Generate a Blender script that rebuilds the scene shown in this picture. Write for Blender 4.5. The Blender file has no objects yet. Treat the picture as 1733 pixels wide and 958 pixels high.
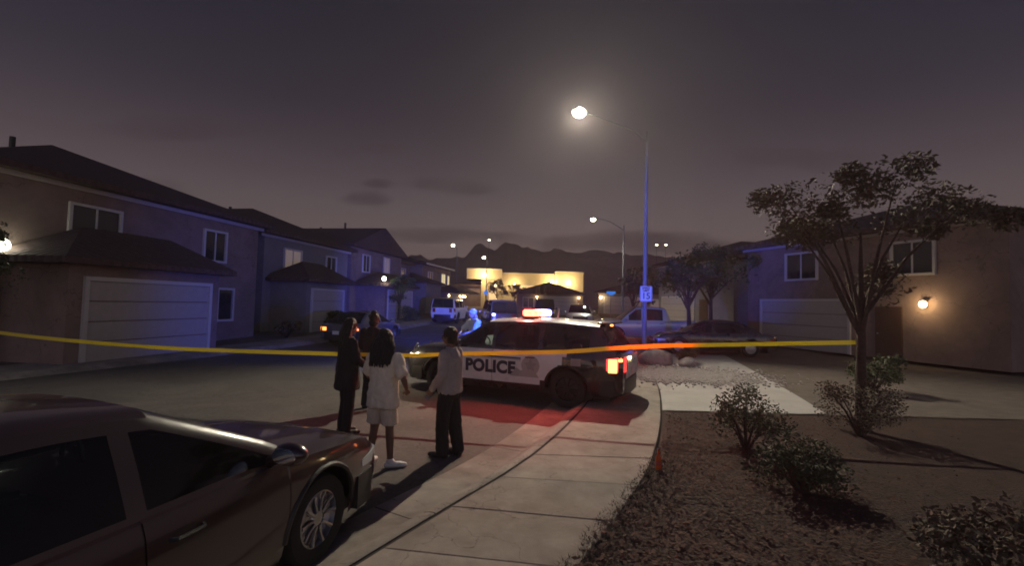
import bpy, bmesh, math, random
from mathutils import Vector, Matrix, Euler, noise
R = math.radians
random.seed(7)
scene = bpy.context.scene
COL = scene.collection

# ------------------------------------------------------------------ camera
def make_camera():
    cd = bpy.data.cameras.new('camera'); cam = bpy.data.objects.new('camera', cd); COL.objects.link(cam)
    cd.sensor_fit = 'HORIZONTAL'; cd.sensor_width = 36.0; cd.lens = 36.0 * 800 / 1733
    cd.clip_start = 0.05; cd.clip_end = 20000
    pitch, roll = math.atan(36 / 800), R(1.5)
    f = Vector((0, math.cos(pitch), math.sin(pitch))); r0 = Vector((1, 0, 0)); u0 = r0.cross(f)
    r = r0 * math.cos(roll) + u0 * math.sin(roll); u = u0 * math.cos(roll) - r0 * math.sin(roll)
    m = Matrix((r, u, -f)).transposed().to_4x4(); m.translation = Vector((0, 0, 2.05))
    cam.matrix_world = m; scene.camera = cam
make_camera()

# ------------------------------------------------------------------ dusk sky
def nd(nt, t, **kw):
    n = nt.nodes.new(t)
    for k, v in kw.items(): setattr(n, k, v)
    return n
def mth(nt, op, a, b=None, c=None, clamp=False):
    n = nt.nodes.new('ShaderNodeMath'); n.operation = op; n.use_clamp = clamp
    for i, v in enumerate((a, b, c)):
        if v is None: continue
        if isinstance(v, (int, float)): n.inputs[i].default_value = v
        else: nt.links.new(v, n.inputs[i])
    return n.outputs[0]
def make_world():
    w = bpy.data.worlds.new('World'); scene.world = w; w.use_nodes = True
    nt = w.node_tree; nt.nodes.clear(); L = nt.links.new
    out = nd(nt, 'ShaderNodeOutputWorld'); bg = nd(nt, 'ShaderNodeBackground')
    tc = nd(nt, 'ShaderNodeTexCoord'); sep = nd(nt, 'ShaderNodeSeparateXYZ'); L(tc.outputs['Generated'], sep.inputs[0])
    X, Y, Z = sep.outputs
    ramp = nd(nt, 'ShaderNodeValToRGB'); cr = ramp.color_ramp; cr.interpolation = 'B_SPLINE'
    stops = [(0.0, (.30, .215, .185)), (.08, (.25, .180, .162)), (.16, (.165, .126, .128)), (.26, (.070, .056, .070)), (.37, (.019, .017, .032)), (.54, (.000, .000, .006)), (1.0, (.000, .000, .003))]
    while len(cr.elements) < len(stops): cr.elements.new(.5)
    for e, (p, c) in zip(cr.elements, stops): e.position = p; e.color = (*c, 1)
    L(Z, ramp.inputs[0])
    # clouds: soft dark dusk streaks, at fixed directions, ragged by noise
    ay = mth(nt, 'MAXIMUM', mth(nt, 'ABSOLUTE', Y), .05)
    a = mth(nt, 'DIVIDE', X, ay); b = mth(nt, 'DIVIDE', Z, ay)
    comb = nd(nt, 'ShaderNodeCombineXYZ'); L(a, comb.inputs[0]); L(mth(nt, 'MULTIPLY', b, 3.2), comb.inputs[1]); L(Y, comb.inputs[2])
    no = nd(nt, 'ShaderNodeTexNoise'); no.inputs['Scale'].default_value = 9; no.inputs['Detail'].default_value = 6; L(comb.outputs[0], no.inputs['Vector'])
    nz = mth(nt, 'SUBTRACT', no.outputs[0], .5)
    total = None
    for (ca, cb, wa, wb, s) in [(-.12, .250, .10, .024, .95), (-.30, .326, .08, .018, .7), (-.37, .322, .05, .014, .6), (-.29, .250, .04, .012, .8), (-.32, .217, .07, .02, .65),
                                (.26, .345, .10, .03, .6), (.15, .286, .04, .010, .5), (.30, .135, .32, .030, .8), (-.14, .142, .24, .018, .55), (.62, .33, .16, .03, .5), (-.72, .36, .2, .03, .5), (-.95, .23, .3, .03, .4), (.95, .2, .4, .04, .5)]:
        da = mth(nt, 'DIVIDE', mth(nt, 'SUBTRACT', a, ca), wa); db = mth(nt, 'DIVIDE', mth(nt, 'SUBTRACT', b, cb), wb)
        d2 = mth(nt, 'ADD', mth(nt, 'MULTIPLY', da, da), mth(nt, 'MULTIPLY', db, db))
        v = mth(nt, 'SUBTRACT', mth(nt, 'ADD', 1.0, mth(nt, 'MULTIPLY', nz, 2.4)), d2)
        v = mth(nt, 'MULTIPLY', mth(nt, 'MULTIPLY', v, 1.0, clamp=True), s)
        total = v if total is None else mth(nt, 'MAXIMUM', total, v)
    mix = nd(nt, 'ShaderNodeMix', data_type='RGBA'); L(total, mix.inputs['Factor']); mix.inputs['B'].default_value = (.058, .040, .046, 1)
    sky = nd(nt, 'ShaderNodeTexSky'); sky.sky_type = 'NISHITA'; sky.sun_disc = False; sky.sun_elevation = R(-5.3); sky.sun_rotation = R(180)
    add = nd(nt, 'ShaderNodeMix', data_type='RGBA', blend_type='ADD'); add.inputs['Factor'].default_value = 1.0      # afterglow added behind the camera as fill on the sides facing it
    tint = nd(nt, 'ShaderNodeMix', data_type='RGBA', blend_type='MULTIPLY'); tint.inputs['Factor'].default_value = 1; tint.inputs['B'].default_value = (7.4, 7.5, 9.8, 1); L(sky.outputs[0], tint.inputs['A'])
    L(ramp.outputs[0], add.inputs['A']); L(tint.outputs['Result'], add.inputs['B']); L(add.outputs['Result'], mix.inputs['A'])
    L(mix.outputs['Result'], bg.inputs[0]); bg.inputs[1].default_value = 1.0; L(bg.outputs[0], out.inputs[0])
make_world()
vs = scene.view_settings; vs.view_transform = 'Standard'; vs.look = 'None'; vs.exposure = 0.0; vs.gamma = 1.0; vs.use_curve_mapping = False
scene.render.engine = 'CYCLES'; cy = scene.cycles
cy.use_denoising = True; cy.filter_width = 1.8; cy.max_bounces = 6; cy.transparent_max_bounces = 16; cy.volume_bounces = 0; cy.sample_clamp_indirect = 4; cy.caustics_reflective = False; cy.caustics_refractive = False
try: cy.use_light_tree = True
except Exception: pass

# ------------------------------------------------------------------ materials
MATS = {}
def mat(name, col, rough=.6, metal=0, var=.0, scale=8, bump=0, bscale=60, col2=None, emit=None, es=1, coat=0, spec=None, alpha=None, coords='Object', detail=6, dist=.02, stain=0, sscale=.35, rand=0, courses=0):
    if name in MATS: return MATS[name]
    m = bpy.data.materials.new(name); m.use_nodes = True; nt = m.node_tree; L = nt.links.new
    p = nt.nodes['Principled BSDF']
    p.inputs['Base Color'].default_value = (*col, 1); p.inputs['Roughness'].default_value = rough; p.inputs['Metallic'].default_value = metal
    if coat: p.inputs['Coat Weight'].default_value = coat; p.inputs['Coat Roughness'].default_value = .06
    if spec is not None: p.inputs['Specular IOR Level'].default_value = spec
    if alpha is not None: p.inputs['Alpha'].default_value = alpha
    if emit: p.inputs['Emission Color'].default_value = (*emit, 1); p.inputs['Emission Strength'].default_value = es
    tc = nd(nt, 'ShaderNodeTexCoord')
    if var or col2:
        n = nd(nt, 'ShaderNodeTexNoise'); n.inputs['Scale'].default_value = scale; n.inputs['Detail'].default_value = detail; n.inputs['Roughness'].default_value = .62
        L(tc.outputs[coords], n.inputs['Vector'])
        r = nd(nt, 'ShaderNodeValToRGB'); r.color_ramp.elements[0].position = .32; r.color_ramp.elements[1].position = .68
        c2 = col2 or tuple(c * (1 + var) for c in col); c1 = col if col2 else tuple(c * (1 - var) for c in col)
        r.color_ramp.elements[0].color = (*c1, 1); r.color_ramp.elements[1].color = (*c2, 1)
        L(n.outputs[0], r.inputs[0]); colour = r.outputs[0]
        def times(c, fac):
            mm = nd(nt, 'ShaderNodeMix', data_type='RGBA', blend_type='MULTIPLY'); mm.inputs['Factor'].default_value = 1; L(c, mm.inputs['A']); L(fac, mm.inputs['B']); return mm.outputs['Result']
        if stain:                                                     # worn patches, spills and fine cracks of the surface itself
            ns = nd(nt, 'ShaderNodeTexNoise'); ns.inputs['Scale'].default_value = sscale; ns.inputs['Detail'].default_value = 8; ns.inputs['Roughness'].default_value = .7; ns.inputs['Distortion'].default_value = .6; L(tc.outputs[coords], ns.inputs['Vector'])
            rs = nd(nt, 'ShaderNodeMapRange'); rs.inputs['From Min'].default_value = .38; rs.inputs['From Max'].default_value = .6; rs.inputs['To Min'].default_value = 1 - stain; rs.inputs['To Max'].default_value = 1.0; L(ns.outputs[0], rs.inputs['Value']); colour = times(colour, rs.outputs[0])
            vo = nd(nt, 'ShaderNodeTexVoronoi'); vo.feature = 'DISTANCE_TO_EDGE'; vo.inputs['Scale'].default_value = sscale * 1.1; wv = nd(nt, 'ShaderNodeVectorMath', operation='ADD'); nw = nd(nt, 'ShaderNodeTexNoise'); nw.inputs['Scale'].default_value = 2.2; nw.inputs['Detail'].default_value = 6; L(tc.outputs[coords], nw.inputs['Vector']); L(tc.outputs[coords], wv.inputs[0]); L(nw.outputs['Color'], wv.inputs[1]); L(wv.outputs[0], vo.inputs['Vector'])
            rc = nd(nt, 'ShaderNodeMapRange'); rc.inputs['From Min'].default_value = 0; rc.inputs['From Max'].default_value = .006; rc.inputs['To Min'].default_value = .45; rc.inputs['To Max'].default_value = 1; L(vo.outputs['Distance'], rc.inputs['Value']); colour = times(colour, rc.outputs[0])
        if rand:
            oi = nd(nt, 'ShaderNodeObjectInfo'); ro = nd(nt, 'ShaderNodeMapRange'); ro.inputs['To Min'].default_value = 1 - rand; ro.inputs['To Max'].default_value = 1 + rand; L(oi.outputs['Random'], ro.inputs['Value']); colour = times(colour, ro.outputs[0])
        L(colour, p.inputs['Base Color'])
        rr = nd(nt, 'ShaderNodeMapRange'); rr.inputs['To Min'].default_value = max(0, rough - .12); rr.inputs['To Max'].default_value = min(1, rough + .12)
        L(n.outputs[0], rr.inputs['Value']); L(rr.outputs[0], p.inputs['Roughness'])
    if bump:
        n2 = nd(nt, 'ShaderNodeTexNoise'); n2.inputs['Scale'].default_value = bscale; n2.inputs['Detail'].default_value = 5
        L(tc.outputs[coords], n2.inputs['Vector'])
        bp = nd(nt, 'ShaderNodeBump'); bp.inputs['Strength'].default_value = bump; bp.inputs['Distance'].default_value = dist
        hgt = n2.outputs[0]
        if courses:                                                   # overlapping tile courses
            sx = nd(nt, 'ShaderNodeSeparateXYZ'); L(tc.outputs[coords], sx.inputs[0]); saw = mth(nt, 'FRACT', mth(nt, 'MULTIPLY', sx.outputs[2], courses)); rib = mth(nt, 'ABSOLUTE', mth(nt, 'SINE', mth(nt, 'MULTIPLY', mth(nt, 'ADD', sx.outputs[0], sx.outputs[1]), 11)))
            hgt = mth(nt, 'ADD', mth(nt, 'MULTIPLY', hgt, .35), mth(nt, 'ADD', mth(nt, 'MULTIPLY', saw, -1.0), mth(nt, 'MULTIPLY', rib, .7)))
        L(hgt, bp.inputs['Height']); L(bp.outputs[0], p.inputs['Normal'])
    MATS[name] = m
    return m
def lamp_mat(name, rgb):
    mx = max(rgb); return mat(name, (.8, .8, .8), .4, emit=tuple(c / mx for c in rgb), es=mx)
def glass_mat(name, tint, op):
    if name in MATS: return MATS[name]
    m = bpy.data.materials.new(name); m.use_nodes = True; nt = m.node_tree; L = nt.links.new; nt.nodes.clear()
    out = nd(nt, 'ShaderNodeOutputMaterial'); t = nd(nt, 'ShaderNodeBsdfTransparent'); t.inputs[0].default_value = (*tint, 1)
    g = nd(nt, 'ShaderNodeBsdfGlossy'); g.inputs['Roughness'].default_value = .04; g.inputs[0].default_value = (.9, .9, .9, 1)
    d = nd(nt, 'ShaderNodeBsdfDiffuse'); d.inputs[0].default_value = (.012, .012, .014, 1)
    fr = nd(nt, 'ShaderNodeFresnel'); fr.inputs[0].default_value = 1.5
    m1 = nd(nt, 'ShaderNodeMixShader'); m1.inputs[0].default_value = op; L(t.outputs[0], m1.inputs[1]); L(d.outputs[0], m1.inputs[2])
    m2 = nd(nt, 'ShaderNodeMixShader'); L(fr.outputs[0], m2.inputs[0]); L(m1.outputs[0], m2.inputs[1]); L(g.outputs[0], m2.inputs[2]); L(m2.outputs[0], out.inputs[0])
    MATS[name] = m
    return m
M = dict(
    asphalt=mat('asphalt', (.10, .088, .080), .85, col2=(.165, .143, .130), scale=14, bump=.7, bscale=130, dist=.012, detail=9, stain=.35, sscale=.45),
    concrete=mat('concrete', (.235, .205, .18), .85, col2=(.36, .315, .275), scale=2.3, bump=.35, bscale=110, dist=.006, detail=10, coords='Generated'),
    slab=mat('sidewalk_concrete', (.27, .235, .20), .88, col2=(.43, .375, .325), scale=2.6, bump=.5, bscale=120, dist=.008, detail=12, stain=.28, sscale=.9, rand=.12),
    joint=mat('joint_grime', (.05, .042, .036), .95),
    gutter=mat('gutter_concrete', (.25, .22, .195), .88, col2=(.40, .355, .31), scale=2.2, bump=.5, bscale=120, dist=.008, detail=11, stain=.4, sscale=.8, rand=.08),
    drive=mat('driveway_concrete', (.38, .36, .335), .85, col2=(.52, .50, .465), scale=.9, bump=.3, bscale=90, dist=.006, detail=9),
    soil=mat('soil', (.036, .018, .013), .95, col2=(.07, .037, .027), scale=5, bump=1, bscale=30, dist=.04),
    desert=mat('desert_gravel', (.11, .088, .072), .95, col2=(.18, .145, .12), scale=3, bump=.8, bscale=45, dist=.03),
    rockhill=mat('mountain_rock', (.17, .085, .08), .95, col2=(.26, .14, .125), scale=.012, bump=.6, bscale=.05, dist=8),
    black=mat('black_plastic', (.02, .02, .021), .5), rubber=mat('tyre_rubber', (.018, .018, .018), .85, bump=.2, bscale=90), steel=mat('alloy_rim', (.42, .42, .43), .32, 1),
    darksteel=mat('black_steel_rim', (.03, .03, .032), .4, .6), chrome=mat('chrome', (.75, .75, .76), .12, 1),
    blackpaint=mat('black_car_paint', (.014, .014, .016), .28, coat=1, var=.15, scale=3), whitepaint=mat('white_car_paint', (.80, .78, .76), .3, coat=.6, var=.05, scale=4),
    greypaint=mat('grey_car_paint', (.12, .12, .13), .3, .3, coat=1), silver=mat('silver_car_paint', (.42, .42, .44), .3, .5, coat=1), bluepaint=mat('navy_car_paint', (.02, .025, .05), .3, coat=1),
    maroon=mat('dark_red_car_paint', (.028, .012, .014), .3, coat=1),
    glass=glass_mat('dark_car_glass', (.18, .19, .2), .75), clearglass=glass_mat('tinted_car_glass', (.40, .41, .42), .35), winglass=mat('house_glass', (.02, .022, .028), .08, spec=.8),
    plate=mat('licence_plate', (.7, .7, .7), .5), text=mat('navy_lettering', (.03, .025, .05), .6), emblem=mat('emblem_grey', (.33, .30, .29), .6), emblem2=mat('emblem_dim', (.44, .41, .39), .6),
    headlens=mat('headlight_lens', (.55, .56, .58), .12, spec=.9), taillens=mat('tail_lens', (.25, .01, .01), .2, spec=.8),
    skin=mat('brown_skin', (.16, .085, .055), .55, var=.12, scale=25), skin2=mat('tan_skin', (.42, .26, .19), .55, var=.1, scale=25), hair=mat('dark_hair', (.010, .007, .006), .5, var=.4, scale=60, bump=.6, bscale=140),
    whitecloth=mat('cream_cotton', (.70, .60, .46), .9, var=.08, scale=14, bump=.4, bscale=30, dist=.01), shorts=mat('beige_cotton', (.62, .51, .38), .9, var=.1, scale=12, bump=.4, bscale=30, dist=.01),
    greycloth=mat('grey_sweatshirt', (.33, .285, .27), .95, var=.1, scale=16, bump=.4, bscale=26, dist=.01), blackcloth=mat('black_cloth', (.018, .015, .016), .95, var=.2, scale=12, bump=.4, bscale=26, dist=.01),
    darkcloth=mat('dark_maroon_cloth', (.03, .016, .018), .95, var=.2, scale=12, bump=.4, bscale=26, dist=.01), bluecloth=mat('pale_blue_cloth', (.50, .58, .68), .9, var=.08, scale=14, bump=.4, bscale=30, dist=.01),
    shoe=mat('white_shoe', (.72, .70, .66), .6), darkshoe=mat('black_shoe', (.02, .018, .018), .5), phone=mat('phone_case', (.12, .12, .13), .25, coat=.5), eye=mat('eye_dark', (.02, .015, .012), .2),
    pole=mat('galvanised_pole', (.20, .20, .21), .6, .1, var=.12, scale=6), signwhite=mat('sign_sheet', (.72, .72, .72), .45), signback=mat('sign_black', (.02, .02, .02), .5),
    bluesign=mat('blue_sign', (.03, .16, .6), .4, emit=(.05, .30, 1.0), es=.55),
    bark=mat('bark', (.07, .052, .04), .95, var=.35, scale=14, bump=1, bscale=30, dist=.03), leaf=mat('leaf_green', (.045, .06, .028), .7, col2=(.09, .10, .045), scale=1.5), leafdry=mat('leaf_olive', (.07, .06, .04), .75, col2=(.13, .10, .06), scale=1.5),
    litter=mat('leaf_litter', (.055, .026, .018), .9, col2=(.12, .06, .042), scale=9), stone=mat('pale_stone', (.30, .27, .24), .9, col2=(.5, .46, .42), scale=6, bump=.4, bscale=60, dist=.01),
    stuccotan=mat('tan_stucco', (.26, .185, .165), .92, var=.14, scale=1.2, bump=.5, bscale=40, stain=.25, sscale=.5), stuccoyel=mat('cream_stucco', (.52, .42, .27), .92, var=.06, scale=1.2, bump=.25, bscale=40), stuccogrey=mat('grey_stucco', (.22, .20, .20), .92, var=.1, scale=2, bump=.3, bscale=40),
    roof=mat('roof_tile', (.075, .042, .04), .9, col2=(.13, .075, .066), scale=7, bump=1, bscale=9, dist=.06, courses=8), trim=mat('white_trim', (.55, .52, .50), .7), garage=mat('garage_paint', (.42, .38, .36), .6, var=.05, scale=5), door=mat('brown_door', (.09, .05, .035), .5),
    lit=mat('lit_blind', (.6, .5, .3), .8, emit=(1, .82, .42), es=.75), litdoor=mat('lit_doorway', (.6, .45, .3), .8, emit=(1, .62, .30), es=.7), dimlit=mat('dim_curtain', (.5, .4, .33), .8, emit=(1, .75, .6), es=.10),
)
E_ = dict(street=lamp_mat('lamp_street', (60, 62, 42)), farlamp=lamp_mat('lamp_far', (14, 13, 8)), porch=lamp_mat('lamp_porch', (22, 15, 6.5)), porchw=lamp_mat('lamp_white', (16, 17, 12)),
          red=lamp_mat('bar_red', (9, .85, .45)), blue=lamp_mat('bar_blue', (4.0, 4.5, 24)), white=lamp_mat('bar_white', (16, 12, 11)), tail=lamp_mat('tail_red', (7, 1.5, .35)), head=lamp_mat('head_warm', (9, 6.5, 3.2)), amber=lamp_mat('amber', (3.5, 1.0, .1)), dot=lamp_mat('small_blue_white', (4, 5, 9)), screen=lamp_mat('laptop_screen', (.5, .55, .4)))

# ------------------------------------------------------------------ mesh helpers
def link(o, parent=None):
    COL.objects.link(o)
    if parent is not None: o.parent = parent
    return o
def tag(o, label=None, cat=None, group=None, kind=None):
    if label: o['label'] = label
    if cat: o['category'] = cat
    if group: o['group'] = group
    if kind: o['kind'] = kind
    return o
def empty(name, loc=(0, 0, 0), rz=0, label=None, cat=None, group=None, kind=None):
    o = bpy.data.objects.new(name, None); link(o); o.location = loc; o.rotation_euler = (0, 0, rz); o.empty_display_size = .2
    return tag(o, label, cat, group, kind)
class MB:
    def __init__(s): s.v = []; s.f = []
    def add(s, vs, fs):
        n = len(s.v); s.v += [tuple(v) for v in vs]; s.f += [tuple(i + n for i in f) for f in fs]; return s
    def box(s, c, d, rz=0, m=None):
        x, y, z = d[0] / 2, d[1] / 2, d[2] / 2
        P = [Vector((a * x, b * y, k * z)) for k in (-1, 1) for a, b in ((-1, -1), (1, -1), (1, 1), (-1, 1))]
        if m is not None: P = [m @ p for p in P]
        elif rz: q = Matrix.Rotation(rz, 3, 'Z'); P = [q @ p for p in P]
        c = Vector(c)
        return s.add([p + c for p in P], [(3, 2, 1, 0), (4, 5, 6, 7), (0, 1, 5, 4), (1, 2, 6, 5), (2, 3, 7, 6), (3, 0, 4, 7)])
    def tube(s, pts, rad, n=10, cap=True):
        pts = [Vector(p) for p in pts]
        if isinstance(rad, (int, float)): rad = [rad] * len(pts)
        vs = []; fs = []; prev = None
        for i, p in enumerate(pts):
            t = (pts[min(i + 1, len(pts) - 1)] - pts[max(i - 1, 0)]).normalized()
            if prev is None: a = t.orthogonal().normalized()
            else: a = (prev - t * prev.dot(t)); a = a.normalized() if a.length > 1e-6 else t.orthogonal().normalized()
            prev = a; b = t.cross(a)
            for k in range(n): w = 2 * math.pi * k / n; vs.append(p + (a * math.cos(w) + b * math.sin(w)) * rad[i])
        for i in range(len(pts) - 1):
            for k in range(n): k2 = (k + 1) % n; fs.append((i * n + k, i * n + k2, (i + 1) * n + k2, (i + 1) * n + k))
        if cap: fs.append(tuple(range(n - 1, -1, -1))); fs.append(tuple(range((len(pts) - 1) * n, len(pts) * n)))
        return s.add(vs, fs)
    def capsule(s, p0, p1, r0, r1, n=12):
        p0, p1 = Vector(p0), Vector(p1); d = (p1 - p0); d = d.normalized() if d.length > 1e-6 else Vector((0, 0, 1))
        pts = []; rr = []
        for k in (80, 50, 25, 0): pts.append(p0 - d * r0 * math.sin(R(k))); rr.append(r0 * math.cos(R(k)))
        for k in (0, 25, 50, 80): pts.append(p1 + d * r1 * math.sin(R(k))); rr.append(r1 * math.cos(R(k)))
        if (p1 - p0).length < 1e-6: pts.pop(3); rr.pop(3)
        return s.tube(pts, rr, n)
    def ell(s, c, r, rz=0, n=14, m=12, rot=None):
        vs = []; fs = []; c = Vector(c); q = rot or Matrix.Rotation(rz, 3, 'Z')
        for i in range(m + 1):
            t = math.pi * (.02 + .96 * i / m)
            for k in range(n):
                w = 2 * math.pi * k / n; vs.append(c + q @ Vector((r[0] * math.sin(t) * math.cos(w), r[1] * math.sin(t) * math.sin(w), r[2] * math.cos(t))))
        for i in range(m):
            for k in range(n): k2 = (k + 1) % n; fs.append((i * n + k, (i + 1) * n + k, (i + 1) * n + k2, i * n + k2))
        fs.append(tuple(range(n))); fs.append(tuple(range((m + 1) * n - 1, m * n - 1, -1)))
        return s.add(vs, fs)
    def rings(s, rs, n=20, cap=True):                     # rs: (cx, cy, cz, rx, ry)
        vs = []; fs = []
        for (x, y, z, rx, ry) in rs:
            for k in range(n): w = 2 * math.pi * k / n; vs.append((x + rx * math.cos(w), y + ry * math.sin(w), z))
        for i in range(len(rs) - 1):
            for k in range(n): k2 = (k + 1) % n; fs.append((i * n + k, i * n + k2, (i + 1) * n + k2, (i + 1) * n + k))
        if cap: fs.append(tuple(range(n - 1, -1, -1))); fs.append(tuple(range((len(rs) - 1) * n, len(rs) * n)))
        return s.add(vs, fs)
    def lathe(s, prof, n=20, c=(0, 0, 0), axis='Z'):
        vs = []; fs = []
        for (r, z) in prof:
            for k in range(n):
                w = 2 * math.pi * k / n; x, y = r * math.cos(w), r * math.sin(w)
                v = (x, y, z) if axis == 'Z' else (x, z, y)
                vs.append((v[0] + c[0], v[1] + c[1], v[2] + c[2]))
        for i in range(len(prof) - 1):
            for k in range(n):
                k2 = (k + 1) % n; q = (i * n + k, i * n + k2, (i + 1) * n + k2, (i + 1) * n + k)
                fs.append(q if axis == 'Z' else q[::-1])
        return s.add(vs, fs)
    def prism(s, poly, z0, z1):                           # poly in xy, counter-clockwise
        n = len(poly); vs = [(x, y, z0) for x, y in poly] + [(x, y, z1) for x, y in poly]
        return s.add(vs, [tuple(range(n - 1, -1, -1)), tuple(range(n, 2 * n))] + [(i, (i + 1) % n, n + (i + 1) % n, n + i) for i in range(n)])
    def mesh(s, name, m, smooth=None, bevel=0):
        me = bpy.data.meshes.new(name); me.from_pydata(s.v, [], s.f)
        bm = bmesh.new(); bm.from_mesh(me)
        if smooth is not None or bevel: bmesh.ops.remove_doubles(bm, verts=bm.verts, dist=1e-5); bmesh.ops.dissolve_degenerate(bm, edges=bm.edges, dist=1e-5)
        if bevel: bmesh.ops.bevel(bm, geom=bm.edges[:], offset=bevel, segments=2, affect='EDGES', clamp_overlap=True)
        bmesh.ops.recalc_face_normals(bm, faces=bm.faces[:]); bm.to_mesh(me); bm.free()
        if smooth is not None:
            for p in me.polygons: p.use_smooth = True
            me.set_sharp_from_angle(angle=R(smooth))
        me.materials.append(m); return me
    def build(s, name, m, parent=None, smooth=None, bevel=0):
        return link(bpy.data.objects.new(name, s.mesh(name, m, smooth, bevel)), parent)
def light(kind, name, loc, energy, color, parent=None, target=None, size=.05, cone=None, blend=.5):
    ld = bpy.data.lights.new(name, kind); ld.energy = energy; ld.color = color; ld.shadow_soft_size = size
    if kind == 'SPOT': ld.spot_size = cone; ld.spot_blend = blend
    o = link(bpy.data.objects.new(name, ld), parent); o.location = loc
    if target is not None: o.rotation_euler = (Vector(target) - Vector(loc)).to_track_quat('-Z', 'Y').to_euler()
    return o
def remesh(mb, name, m, parent, voxel=.0075, smooth=4, wrinkle=0, ws=9, seed=0):
    me = mb.mesh(name, m); tmp = bpy.data.objects.new(name, me); COL.objects.link(tmp)
    r = tmp.modifiers.new('r', 'REMESH'); r.mode = 'VOXEL'; r.voxel_size = voxel; r.use_smooth_shade = True
    sm = tmp.modifiers.new('s', 'SMOOTH'); sm.iterations = smooth; sm.factor = .5
    dg = bpy.context.evaluated_depsgraph_get(); new = bpy.data.meshes.new_from_object(tmp.evaluated_get(dg))
    bpy.data.objects.remove(tmp); bpy.data.meshes.remove(me)
    if wrinkle:
        nr = [v.normal.copy() for v in new.vertices]; cs = [v.co.copy() for v in new.vertices]; flat = []
        for co, nn in zip(cs, nr):
            p = co * ws; k = noise.noise(Vector((p.x * 1.6 + seed, p.y * 1.6, p.z * .55))) + .5 * noise.noise(Vector((p.x * 3 + seed, p.y * 3, p.z * 2.2)))
            co += nn * k * wrinkle; flat.extend(co)
        new.vertices.foreach_set('co', flat); new.update()
    for p in new.polygons: p.use_smooth = True
    new.name = name
    if not new.materials: new.materials.append(m)
    return link(bpy.data.objects.new(name, new), parent)
def copy_tree(o, parent=None):
    c = o.copy(); link(c, parent)
    for ch in list(o.children): copy_tree(ch, c)
    return c

# ------------------------------------------------------------------ the ground, road and sidewalks
def gz(y): return .025 * max(0, min(y, 85) - 20)                       # the street climbs gently beyond the lamp
def lerp_poly(P, y):
    for (x0, y0), (x1, y1) in zip(P, P[1:]):
        if y0 <= y <= y1: t = (y - y0) / (y1 - y0); t2 = t; return x0 + (x1 - x0) * t2
    return P[0][0] if y < P[0][1] else P[-1][0]
KERB_R = [(-6.2, -6), (-3.4, -.5), (-2.25, 2), (-1.14, 4.14), (-.04, 6.04), (.72, 7.98), (1.55, 10.5), (2.45, 14), (3.45, 18), (4.4, 22), (5.7, 29), (7.6, 40), (9.2, 50), (10.6, 60), (12.5, 75)]
def smooth_poly(P, it=2):
    for _ in range(it):
        Q = [P[0]]
        for a, b in zip(P, P[1:]): Q += [(a[0] * .75 + b[0] * .25, a[1] * .75 + b[1] * .25), (a[0] * .25 + b[0] * .75, a[1] * .25 + b[1] * .75)]
        Q.append(P[-1]); P = Q
    return P
KERB_R = smooth_poly(KERB_R)
KERB_L = smooth_poly([(-17, -6), (-13.2, 5), (-10.4, 15), (-8.6, 22), (-7.3, 28), (-5.9, 36), (-4.4, 46), (-2.6, 60), (-.6, 75)])
def offset_poly(P, d):
    Q = []
    for i, p in enumerate(P):
        a, b = P[max(i - 1, 0)], P[min(i + 1, len(P) - 1)]; t = Vector((b[0] - a[0], b[1] - a[1])).normalized(); Q.append((p[0] + t.y * d, p[1] - t.x * d))
    return Q                                                            # d > 0 is towards +x
def strip(name, A, B, za, zb, m, parent=None, thick=0, dens=1):
    mb = MB(); vs = []; fs = []; n = len(A)
    for i in range(n): vs += [(A[i][0], A[i][1], gz(A[i][1]) + za), (B[i][0], B[i][1], gz(B[i][1]) + zb)]
    for i in range(n - 1): fs.append((2 * i, 2 * i + 1, 2 * i + 3, 2 * i + 2))
    mb.add(vs, fs); return mb.build(name, m, parent, smooth=40)
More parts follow.
